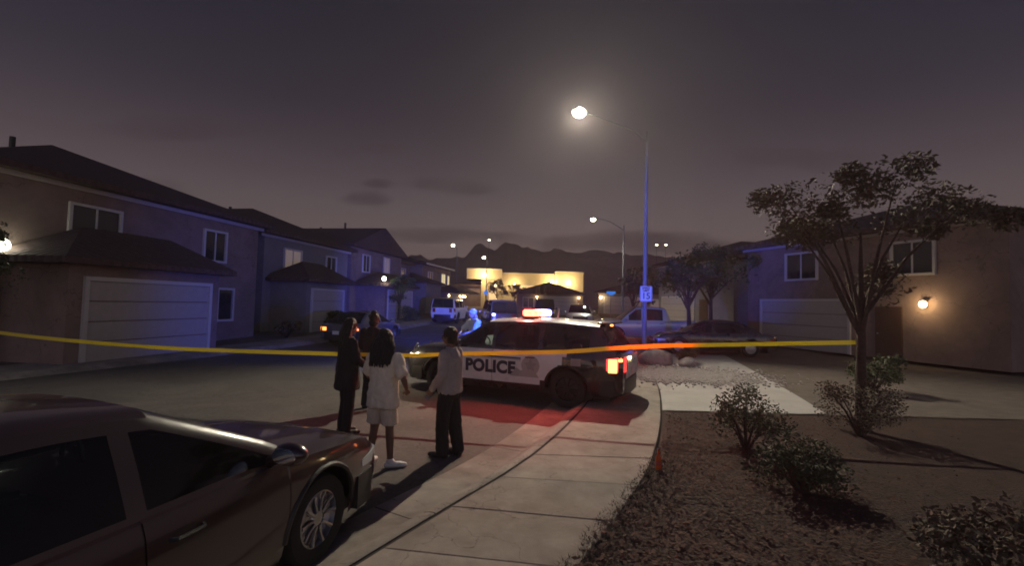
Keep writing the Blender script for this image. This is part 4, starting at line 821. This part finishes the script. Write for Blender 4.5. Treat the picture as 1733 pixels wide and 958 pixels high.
    q = Matrix.Rotation(yaw, 3, 'Z') @ Vector((.345, -.085, 1.05)); slab_phone('white phone held by the dark clothed woman', (-2.5 + q.x, 7.35 + q.y, q.z), (R(-50), R(15), yaw - R(90)))
    # --- someone further back, only the head clear of the others
    yaw = R(80); J = base_J(elL=(.03, .26, 1.13), wrL=(.25, .12, 1.08), pnL=(0, -.4, .9), elR=(.03, -.26, 1.13), wrR=(.25, -.12, 1.08), pnR=(0, .4, .9))
    b = person('person in dark clothes with hair tied up, half hidden behind the woman in shorts', (-2.62, 9.1, 0), yaw, 1.03, J, M['skin'], grp)
    mb = MB(); mb.rings([(0, 0, .82, .15, .205), (0, 0, .86, .16, .215), (0, 0, 1.05, .15, .2), (0, 0, 1.25, .148, .2), (0, 0, 1.38, .125, .19), (-.01, 0, 1.46, .085, .12), (-.01, 0, 1.50, .07, .08)]); sleeve(mb, J['shL'], J['elL'], J['wrL'], .08, .066, .048); sleeve(mb, J['shR'], J['elR'], J['wrR'], .08, .066, .048); remesh(mb, 'hoodie', M['darkcloth'], b, .011, 3, wrinkle=.011, ws=8, seed=26)
    mb = MB(); mb.rings([(0, 0, .8, .13, .185), (0, 0, .95, .13, .18)])
    for k in 'LR': trouser(mb, J['hip' + k], J['kn' + k], J['an' + k], .105, .082, .078, 1.0)
    remesh(mb, 'trousers', M['blackcloth'], b, .011, 2, wrinkle=.008, ws=8, seed=22); shoes(b, J, M['darkshoe'])
    mb = MB(); c = Vector(J['head']); mb.ell(c + Vector((-.022, 0, .03)), (.106, .095, .11)); mb.ell(c + Vector((-.05, 0, .13)), (.06, .06, .05)); mb.ell(c + Vector((-.06, 0, -.05)), (.07, .085, .09)); remesh(mb, 'hair', M['hair'], b, .008, 2, wrinkle=.006, ws=30, seed=3)
    # --- person in pale shirt and cap beyond the bonnet, lit blue
    yaw = R(215)
    J = base_J(head=(.10, .0, 1.62), shL=(.04, .19, 1.40), shR=(.04, -.19, 1.40), elL=(.20, .27, 1.17), wrL=(.42, .22, 1.12), pnL=(0, 0, -1), elR=(.22, -.28, 1.17), wrR=(.40, -.10, 1.10), pnR=(0, .3, -1))
    p = person('person in pale short-sleeved shirt and cap lit blue beyond the patrol car hood', (-1.02, 13.6, 0), yaw, 1.08, J, M['skin2'])
    mb = MB(); mb.rings([(0, 0, .80, .16, .215), (0, 0, .84, .17, .22), (0, 0, 1.05, .155, .205), (.02, 0, 1.25, .155, .205), (.03, 0, 1.37, .13, .2), (.03, 0, 1.45, .09, .13), (.03, 0, 1.50, .07, .085)]); sleeve(mb, J['shL'], J['elL'], J['wrL'], .085, .085, 0, False, .8); sleeve(mb, J['shR'], J['elR'], J['wrR'], .085, .085, 0, False, .8); remesh(mb, 'shirt', M['bluecloth'], p, .011, 3, wrinkle=.013, ws=8, seed=36)
    mb = MB(); mb.rings([(0, 0, .8, .13, .185), (0, 0, .95, .13, .18)])
    for k in 'LR': trouser(mb, J['hip' + k], J['kn' + k], J['an' + k], .108, .085, .08, 1.0)
    remesh(mb, 'trousers', M['blackcloth'], p, .012, 2, wrinkle=.008, ws=8, seed=32); shoes(p, J, M['darkshoe'])
    mb = MB(); c = Vector(J['head']); mb.ell(c + Vector((-.012, 0, .045)), (.110, .097, .092)); mb.rings([(c.x + .12, 0, c.z + .052, .085, .075), (c.x + .12, 0, c.z + .064, .08, .07)]); remesh(mb, 'cap', M['bluecloth'], p, .008, 2)
people()

# ------------------------------------------------------------------ street lamps, signs, tape, small things
def street_lamp(label, base, top_z, arm, mat_lamp, energy, r=.10, lens=.26, color=(1, .90, .70), group='street lamps along the road', big=True, aim=(0, 0, -9), cone=130):
    root = empty('street_lamp', base, 0, label, 'street lamp', group); ax, ay, az = arm
    MB().tube([(0, 0, 0), (0, 0, top_z * .5), (0, 0, top_z)], [r, r * .8, r * .55], 14).build('pole', M['pole'], root, smooth=50)
    b = MB(); b.lathe([(r * 2.1, 0), (r * 2.1, .03), (r * 1.5, .05), (r * 1.25, .22), (r * 1.02, .26)], 14); b.build('base_flange', M['pole'], root, smooth=40)
    pts = [(0, 0, top_z - .45), (ax * .22, ay * .22, top_z - .12 + az * .1), (ax * .5, ay * .5, top_z - .45 + (az + .45) * .82), (ax * .8, ay * .8, top_z - .45 + (az + .45) * .98), (ax, ay, top_z + az)]
    MB().tube(pts, [r * .42, r * .38, r * .34, r * .3, r * .28], 8).build('arm', M['pole'], root, smooth=50)
    d = Vector((ax, ay, 0)).normalized(); q = Matrix.Rotation(math.atan2(d.y, d.x), 3, 'Z'); c = Vector((ax, ay, top_z + az))
    h = MB(); h.box(c + d * .15 + Vector((0, 0, .03)), (.62, .30, .10), m=q); h.box(c - d * .2, (.16, .14, .12), m=q); hd = h.build('lamp_head', M['pole'], root, smooth=40, bevel=.03 if big else 0)
    MB().ell(c + d * .17 + Vector((0, 0, -.055)), (lens, lens * .85, lens * .72), rot=q).build('lens', mat_lamp, hd, smooth=60)
    if energy: light('SPOT', 'lamp_light', c + d * .17 + Vector((0, 0, -.06 - lens * .55)), energy, color, root, c + d * .17 + Vector(aim), .09, R(cone), .6)
    return root
def fixtures():
    street_lamp('tall street lamp with a brilliant white light and the speed limit sign', (5.52, 19.6, .12), 9.35, (-2.95, -1.55, .12), E_['street'], 28500, aim=(.7, -10.6, -9.2), cone=118)
    street_lamp('second street lamp further up with its post lit at the foot', (9.4, 40, gz(40) + .12), 8.4, (-2.5, -.2, .45), E_['street'], 7000, lens=.20)
    street_lamp('far street lamp above the dark roofs with lit upper windows', (-9.5, 80, gz(80)), 9.9, (-.5, -.6, .35), E_['farlamp'], 0, big=False, lens=.32)
    street_lamp('far street lamp standing before the cream lit house', (-3.8, 70, gz(70)), 7.3, (-.35, -.6, .3), E_['farlamp'], 0, big=False, lens=.28)
    # lamps far up the slope: small points on thin poles
    for (lab, x, y, z) in (('tiny street light high on the ridge above the cream house', -10.2, 200, 29.0), ('tiny street light on the slope just right of the speed limit pole', 62.5, 205, 29.5), ('brighter tiny street light on the slope near the frame edge', 66.5, 205, 29.6)):
        o = empty('street_light', (x, y, 0), 0, lab, 'street lamp', 'street lamps along the road'); MB().tube([(0, 0, -1), (0, 0, z - .1)], .1, 6).build('pole', M['black'], o); MB().ell((0, -.3, z), (.55, .3, .25), n=8, m=6).build('lens', E_['farlamp'], o)
    # speed limit sign bolted on the pole
    s = empty('speed_limit_sign', (5.50, 19.36, 2.62), 0, 'white speed limit 15 sign bolted to the tall lamp pole', 'sign')
    w, h = .50, .64
    def rrect(w, h, r, n=5): return [(sx * (w / 2 - r) + r * math.cos(R(a)), sz * (h / 2 - r) + r * math.sin(R(a))) for sx, sz, a0 in ((1, 1, 0), (-1, 1, 90), (-1, -1, 180), (1, -1, 270)) for a in [a0 + 90 * k / n for k in range(n + 1)]]
    def plate(poly, y0, y1, m, name): mb = MB(); mb.prism(poly, 0, y1 - y0); mb.v = [(x, y1 - z, y) for x, y, z in mb.v]; return mb.build(name, m, s)
    plate(rrect(w, h, .04), -.006, 0, M['signwhite'], 'panel')
    br = MB(); o_, i_ = rrect(w - .03, h - .03, .03), rrect(w - .055, h - .055, .024); n = len(o_); br.add([(x, -.0085, z) for x, z in o_] + [(x, -.0085, z) for x, z in i_], [(k, (k + 1) % n, n + (k + 1) % n, n + k) for k in range(n)]); br.build('border', M['signback'], s)
    for txt, z, size in (('SPEED', .225, .115), ('LIMIT', .125, .115), ('15', -.10, .36)):
        cu = bpy.data.curves.new('lettering', 'FONT'); cu.body = txt; cu.size = size; cu.align_x = 'CENTER'; cu.align_y = 'CENTER'; cu.offset = .004; t = bpy.data.objects.new('lettering', cu); COL.objects.link(t)
        me = bpy.data.meshes.new_from_object(t.evaluated_get(bpy.context.evaluated_depsgraph_get())); bpy.data.objects.remove(t)
        for v in me.vertices: v.co = Vector((v.co.x, -.009, v.co.y + z))
        me.materials.clear(); me.materials.append(M['signback']); link(bpy.data.objects.new('lettering', me), s)
    MB().box((0, .06, .2), (.05, .12, .03)).box((0, .06, -.2), (.05, .12, .03)).build('bracket', M['pole'], s)
    # blue signs up the road
    def blue(label, x, y, z, w, h):
        o = empty('blue_sign', (x, y, gz(y)), 0, label, 'sign'); MB().tube([(0, .06, 0), (0, .06, z + h / 2)], .035, 8).build('post', M['pole'], o); MB().box((0, 0, z), (w, .05, h)).build('panel', M['bluesign'], o, bevel=.012); MB().box((0, .01, z - h * .85), (w * .5, .04, h * .45)).build('lower_panel', M['bluesign'], o)
    blue('bright blue lit sign board left of the second lamp post', 10.5, 50, 3.55 - gz(50) + .0, .95, .26)
    o = empty('blue_sign', (-3.0, 55, gz(55)), 0, 'small round blue disc sign before the cream house', 'sign'); MB().tube([(0, .06, 0), (0, .06, 2.5)], .03, 8).build('post', M['pole'], o); MB().lathe([(.001, -.02), (.26, -.02), (.26, .02), (.001, .02)], 20, (0, 0, 2.45), 'Y').build('disc', M['bluesign'], o)
    # barrier tape, tied from a yard tree to a street tree, sagging
    P = [(-12.6, 10.6, 1.25), (-10, 10.1, 1.08), (-7, 9.5, 1.00), (-4.5, 9.05, 1.02), (-1.98, 8.6, 1.075), (-1.3, 8.50, 1.115), (-.6, 8.42, 1.16), (.2, 8.33, 1.205), (1.0, 8.28, 1.25), (1.8, 8.22, 1.335), (2.6, 8.18, 1.40), (3.4, 8.12, 1.44), (4.6, 8.05, 1.50), (5.82, 8.0, 1.56)]
    mb = MB(); vs = []; fs = []; N = 200
    for i in range(N + 1):
        t = i / N * (len(P) - 1); k = min(int(t), len(P) - 2); u = t - k; p0, p1, p2, p3 = [Vector(P[min(max(k + d, 0), len(P) - 1)]) for d in (-1, 0, 1, 2)]
        c = .5 * ((2 * p1) + (p2 - p0) * u + (2 * p0 - 5 * p1 + 4 * p2 - p3) * u * u + (3 * p1 - p0 - 3 * p2 + p3) * u ** 3)
        tw = .35 * math.sin(c.x * 1.1 + .6) + .25 * noise.noise(Vector((c.x * 2.2, 0, 0))); hh = .037; nrm = Vector((0, -math.cos(tw), 0)); up = Vector((0, math.sin(tw), math.cos(tw))) * hh; th = Vector((0, .0012, 0))
        mid = th * (3 + 2.0 * noise.noise(Vector((c.x * 5, 2, 0))))
        vs += [c - up, c - mid, c + up]
    for i in range(N):
        for k in range(2): fs.append((i * 3 + k, i * 3 + k + 1, (i + 1) * 3 + k + 1, (i + 1) * 3 + k))
    mb.add(vs, fs); tag(mb.build('barrier_tape', M['tape'], smooth=60), 'yellow plastic barrier tape strung across the road before the patrol car', 'barrier tape')
    # bottle on the sidewalk edge
    prof = [(.001, .002), (.030, .002), (.033, .008), (.033, .125), (.030, .145), (.017, .175), (.0135, .19), (.0135, .222), (.0155, .224), (.0155, .236), (.012, .238), (.010, .236), (.010, .19), (.028, .14), (.030, .012), (.001, .008)]
    o = MB().lathe(prof, 20).build('glass_bottle', M_BOTTLE, smooth=40); o.location = (1.80, 5.72, .129); tag(o, 'small amber glass bottle standing on the sidewalk edge', 'bottle'); MB().lathe([(.0335, .045), (.0337, .046), (.0337, .105), (.0335, .106)], 20).build('label_band', mat('bottle_label', (.45, .10, .05), .5), o, smooth=60); MB().lathe([(.0135, .238), (.0165, .238), (.0165, .228), (.0165, .243), (.001, .245)], 14).build('cap', M['chrome'], o)
def translucent(name, col, f, rough, trans=None):
    m = bpy.data.materials.new(name); m.use_nodes = True; nt = m.node_tree; L = nt.links.new; p = nt.nodes['Principled BSDF']; p.inputs['Base Color'].default_value = (*col, 1); p.inputs['Roughness'].default_value = rough
    if trans: p.inputs['Transmission Weight'].default_value = trans
    t = nd(nt, 'ShaderNodeBsdfTranslucent'); t.inputs[0].default_value = (*col, 1); mx = nd(nt, 'ShaderNodeMixShader'); mx.inputs[0].default_value = f; L(p.outputs[0], mx.inputs[1]); L(t.outputs[0], mx.inputs[2]); L(mx.outputs[0], nt.nodes['Material Output'].inputs['Surface']); return m
M['tape'] = translucent('yellow_tape_plastic', (.80, .62, .03), .20, .4)
M_BOTTLE = translucent('amber_glass', (.95, .30, .06), .45, .06, .6)
fixtures()

# ------------------------------------------------------------------ trees, shrubs and loose ground cover
def leaf_cloud(mb, centers, n, size, rnd):
    for _ in range(n):
        c, r = rnd.choice(centers); d = Vector((rnd.gauss(0, 1), rnd.gauss(0, 1), rnd.gauss(0, 1))).normalized() * (rnd.random() ** .45); p = Vector(c) + Vector((d.x * r[0], d.y * r[1], d.z * r[2]))
        a = Vector((rnd.gauss(0, 1), rnd.gauss(0, 1), rnd.gauss(0, .7))).normalized(); b = a.cross(Vector((rnd.gauss(0, 1), rnd.gauss(0, 1), rnd.gauss(0, 1)))).normalized(); s = size * rnd.uniform(.6, 1.4)
        k = len(mb.v); mb.v += [tuple(p - a * s), tuple(p + b * s * .42), tuple(p + a * s), tuple(p - b * s * .42)]; mb.f.append((k, k + 1, k + 2, k + 3))
def tree(label, loc, h, crown, m, n=2200, size=.10, seed=1, name='tree', group=None, trunk_r=.11):
    rnd = random.Random(seed); root = empty(name, loc, rnd.uniform(0, 6), label, 'tree', group); t = MB(); th = h * .42
    lean = Vector((rnd.uniform(-.15, .15), rnd.uniform(-.15, .15), 0)); t.tube([(0, 0, -.15), (0, 0, .1), lean * .4 + Vector((0, 0, th * .5)), lean + Vector((0, 0, th)), lean * 1.4 + Vector((0, 0, h * .75))], [trunk_r * 1.5, trunk_r * 1.1, trunk_r, trunk_r * .75, trunk_r * .2], 10)
    cs = []
    for k in range(9):
        a = k * 2.4 + rnd.uniform(-.4, .4); rr = crown * rnd.uniform(.45, .95); z = th + (h - th) * rnd.uniform(.15, .95); rr *= 1 - .5 * max(0, (z - th) / (h - th) - .5); e = lean + Vector((rr * math.cos(a), rr * math.sin(a), z)); s0 = lean + Vector((0, 0, th * rnd.uniform(.75, 1.15)))
        t.tube([s0, (s0 + e) / 2 + Vector((0, 0, .15)), e], [trunk_r * .45, trunk_r * .3, trunk_r * .08], 6); q = crown * rnd.uniform(.28, .48); cs.append((e, (q, q, q * .8)))
        for _ in range(2): e2 = e + Vector((rnd.uniform(-1, 1), rnd.uniform(-1, 1), rnd.uniform(-.4, .7))) * crown * .4; q = crown * rnd.uniform(.16, .28); cs.append((e2, (q, q, q * .8)))
    t.build('trunk', M['bark'], root, smooth=50); c = MB(); leaf_cloud(c, cs, n, size, rnd); c.build('crown', m, root); return root
def shrub(label, loc, r, h, m, n=900, size=.05, seed=1, group=None):
    rnd = random.Random(seed); root = empty('shrub', loc, 0, label, 'shrub', group); st = MB(); cs = []
    for k in range(9):
        a = k * 2.4; e = Vector((r * .75 * math.cos(a) * rnd.uniform(.3, 1), r * .75 * math.sin(a) * rnd.uniform(.3, 1), h * rnd.uniform(.35, .9))); st.tube([(0, 0, -.05), e * .5 + Vector((0, 0, .05)), e], [.022, .015, .006], 5); q = r * rnd.uniform(.3, .5); cs.append((e, (q, q, q * .8)))
    st.build('stem', M['bark'], root); c = MB(); leaf_cloud(c, cs, n, size, rnd); c.build('foliage', m, root); return root
def plants():
    tg, sg = 'street and yard trees', 'yard shrubs'
    tree('small street tree the tape is tied to beside the driveway', (5.9, 8.0, .1), 4.4, 1.4, M['leafdry'], 9000, .042, 11, group=tg, trunk_r=.08)
    tree('yard tree across the road at the far end of the tape', (-12.7, 10.6, .1), 4.4, 1.5, M['leaf'], 8000, .05, 12, group=tg, trunk_r=.09)
    tree('dark bushy tree just right of the speed limit sign', (8.9, 23.6, .2), 5.0, 1.6, M['leaf'], 3400, .09, 13, group=tg)
    tree('tall dark tree at the far side of the black sedan', (11.6, 27.5, .3), 5.6, 2.1, M['leaf'], 3600, .10, 14, group=tg)
    tree('pinkish lit small tree between the two lamp poles', (8.9, 34, gz(34)), 4.2, 1.1, M['leafdry'], 1800, .09, 15, group=tg)
    tree('dark round tree before the blue-lit garage wall', (-9.0, 38, gz(38)), 3.6, 1.2, M['leaf'], 2200, .09, 16, group=tg)
    tree('yellow lit yard tree in front of the cream house', (-2.2, 72, gz(72)), 4.3, 1.5, M['leafdry'], 1500, .14, 17, group=tg)
    tree('lit yard tree behind the disc sign', (.4, 71, gz(71)), 3.8, 1.3, M['leafdry'], 1500, .14, 18, group=tg)
    tree('dark leaning tree behind the small house with a porch light', (19, 66, gz(66)), 6.5, 2.6, M['leaf'], 1800, .17, 19, group=tg)
    for (lab, x, y, r, h, m, sd) in (('low dark shrub by the far kerb left of the police sport utility', -8.0, 37.0, 1.0, 1.0, M['leaf'], 21), ('rounded shrub on the yard strip behind the bystanders', -10.3, 27.5, .8, 1.0, M['leaf'], 22), ('low shrub at the yard edge nearest the dark sport utility', -10.6, 22.5, .7, .8, M['leafdry'], 23),
                                     ('dark shrub hanging over the sidewalk at the frame edge', 3.35, 6.75, .62, .8, M['leaf'], 24), ('low leafy shrub near the bottle', 3.2, 5.2, .55, .5, M['leaf'], 25), ('shrub on the soil bed beside the street tree', 5.6, 7.6, .7, .8, M['leafdry'], 26), ('spreading shrub at the front of the soil bed', 3.4, 3.3, .6, .55, M['leafdry'], 27), ('tall shrub beside the driveway gravel', 9.0, 11.8, .8, 1.1, M['leaf'], 28),
                                     ('small round shrub by the boulders', 6.3, 16.8, .45, .6, M['leafdry'], 29), ('shrub before the big dark house at the frame edge', -12.6, 14.5, .8, 1.0, M['leaf'], 30)):
        shrub(lab, (x, y, gz(y) + .1), r, h, m, 3600 if y < 9 else 1500, .024 if y < 9 else (.05 if y < 20 else .08), sd, sg)
    rnd = random.Random(5)
    # leaf litter and twigs over the soil, grass fringe at the slab edge
    mb = MB()
    def edge(y): return lerp_poly(KERB_R, y) + 1.93
    for _ in range(9000):
        y = rnd.uniform(1.5, 8.8); x = edge(y) + abs(rnd.gauss(0, 1.5)) - .02; a = rnd.uniform(0, 6.28); s = rnd.uniform(.012, .035); p = Vector((x, y, .125 + rnd.uniform(0, .02))); u = Vector((math.cos(a), math.sin(a), rnd.uniform(-.5, .5))) * s; v = Vector((-math.sin(a), math.cos(a), rnd.uniform(-.5, .5))) * s * .5
        k = len(mb.v); mb.v += [tuple(p - u), tuple(p + v), tuple(p + u), tuple(p - v)]; mb.f.append((k, k + 1, k + 2, k + 3))
    tag(mb.build('leaf_litter', M['litter']), 'dry leaf litter scattered on the soil beside the sidewalk', 'leaf litter', kind='stuff')
    mb = MB()
    for _ in range(5200):
        y = rnd.uniform(1.5, 6.2); x = edge(y) + abs(rnd.gauss(0, .28)) - .10 + .08 * noise.noise(Vector((y * 3, 0, 0))); h = rnd.uniform(.015, .05); a = rnd.uniform(0, 6.28); w = .005; b = Vector((x, y, .115)); t = b + Vector((rnd.gauss(0, .035), rnd.gauss(0, .035), h)); u = Vector((math.cos(a), math.sin(a), 0)) * w
        k = len(mb.v); mb.v += [tuple(b - u), tuple(b + u), tuple(t)]; mb.f.append((k, k + 1, k + 2))
    tag(mb.build('grass', M['leafdry']), 'short dry grass fringing the sidewalk edge', 'grass', kind='stuff')
    # pale gravel by the driveway and boulders added in place of a patch of shade
    ico = [(0, 0, 1), (.9, 0, .3), (.3, .85, .3), (-.7, .5, .3), (-.7, -.5, .3), (.3, -.85, .3), (.5, .4, -.5), (-.5, .4, -.5), (0, -.6, -.5)]; icf = [(0, 1, 2), (0, 2, 3), (0, 3, 4), (0, 4, 5), (0, 5, 1), (1, 6, 2), (2, 7, 3), (3, 7, 4), (4, 8, 5), (5, 8, 1), (1, 8, 6), (2, 6, 7), (4, 7, 8)]
    mb = MB()
    for _ in range(5000):
        x, y = rnd.gauss(5.0, .95), rnd.gauss(13.8, .8); s = rnd.uniform(.02, .055); w = rnd.uniform(0, 6.28); mb.add([(x + s * (i * math.cos(w) - j * math.sin(w)), y + s * (i * math.sin(w) + j * math.cos(w)), .155 + s * k * .7) for i, j, k in ico], icf)
    tag(mb.build('gravel', M['stone']), 'pale river gravel heap beside the driveway', 'gravel', kind='stuff')
    for i, (lab, x, y, s) in enumerate((('large grey boulder added on the driveway edge for a patch of shade', 5.0, 16.2, .55), ('smaller grey boulder added beside the large one for the same shade', 5.9, 15.8, .36))):
        b = MB(); b.ell((0, 0, s * .35), (s * 1.1, s * .8, s * .62), rz=i, n=20, m=14); b.v = [tuple(Vector(v) * (1 + .22 * noise.noise(Vector(v) * 2.2 + Vector((i * 7, 0, 0))) + .08 * noise.noise(Vector(v) * 7))) for v in b.v]
        o = b.build('boulder', M['stone'], smooth=50); o.location = (x, y, .12); tag(o, lab, 'boulder', 'boulders added by the driveway')
plants()

# ------------------------------------------------------------------ thin haze, added for a glow around the lamps
def haze():
    m = bpy.data.materials.new('haze'); m.use_nodes = True; nt = m.node_tree; nt.nodes.clear(); o = nd(nt, 'ShaderNodeOutputMaterial'); v = nd(nt, 'ShaderNodeVolumePrincipled'); v.inputs['Color'].default_value = (.86, .78, .80, 1); v.inputs['Density'].default_value = HAZE; v.inputs['Anisotropy'].default_value = .55; nt.links.new(v.outputs[0], o.inputs['Volume'])
    b = MB().box((0, 420, 42), (2240, 1000, 100)).build('haze', m); tag(b, 'thin haze added over the street for a glow around its lamps', 'haze', kind='stuff')
HAZE = .0011
haze()
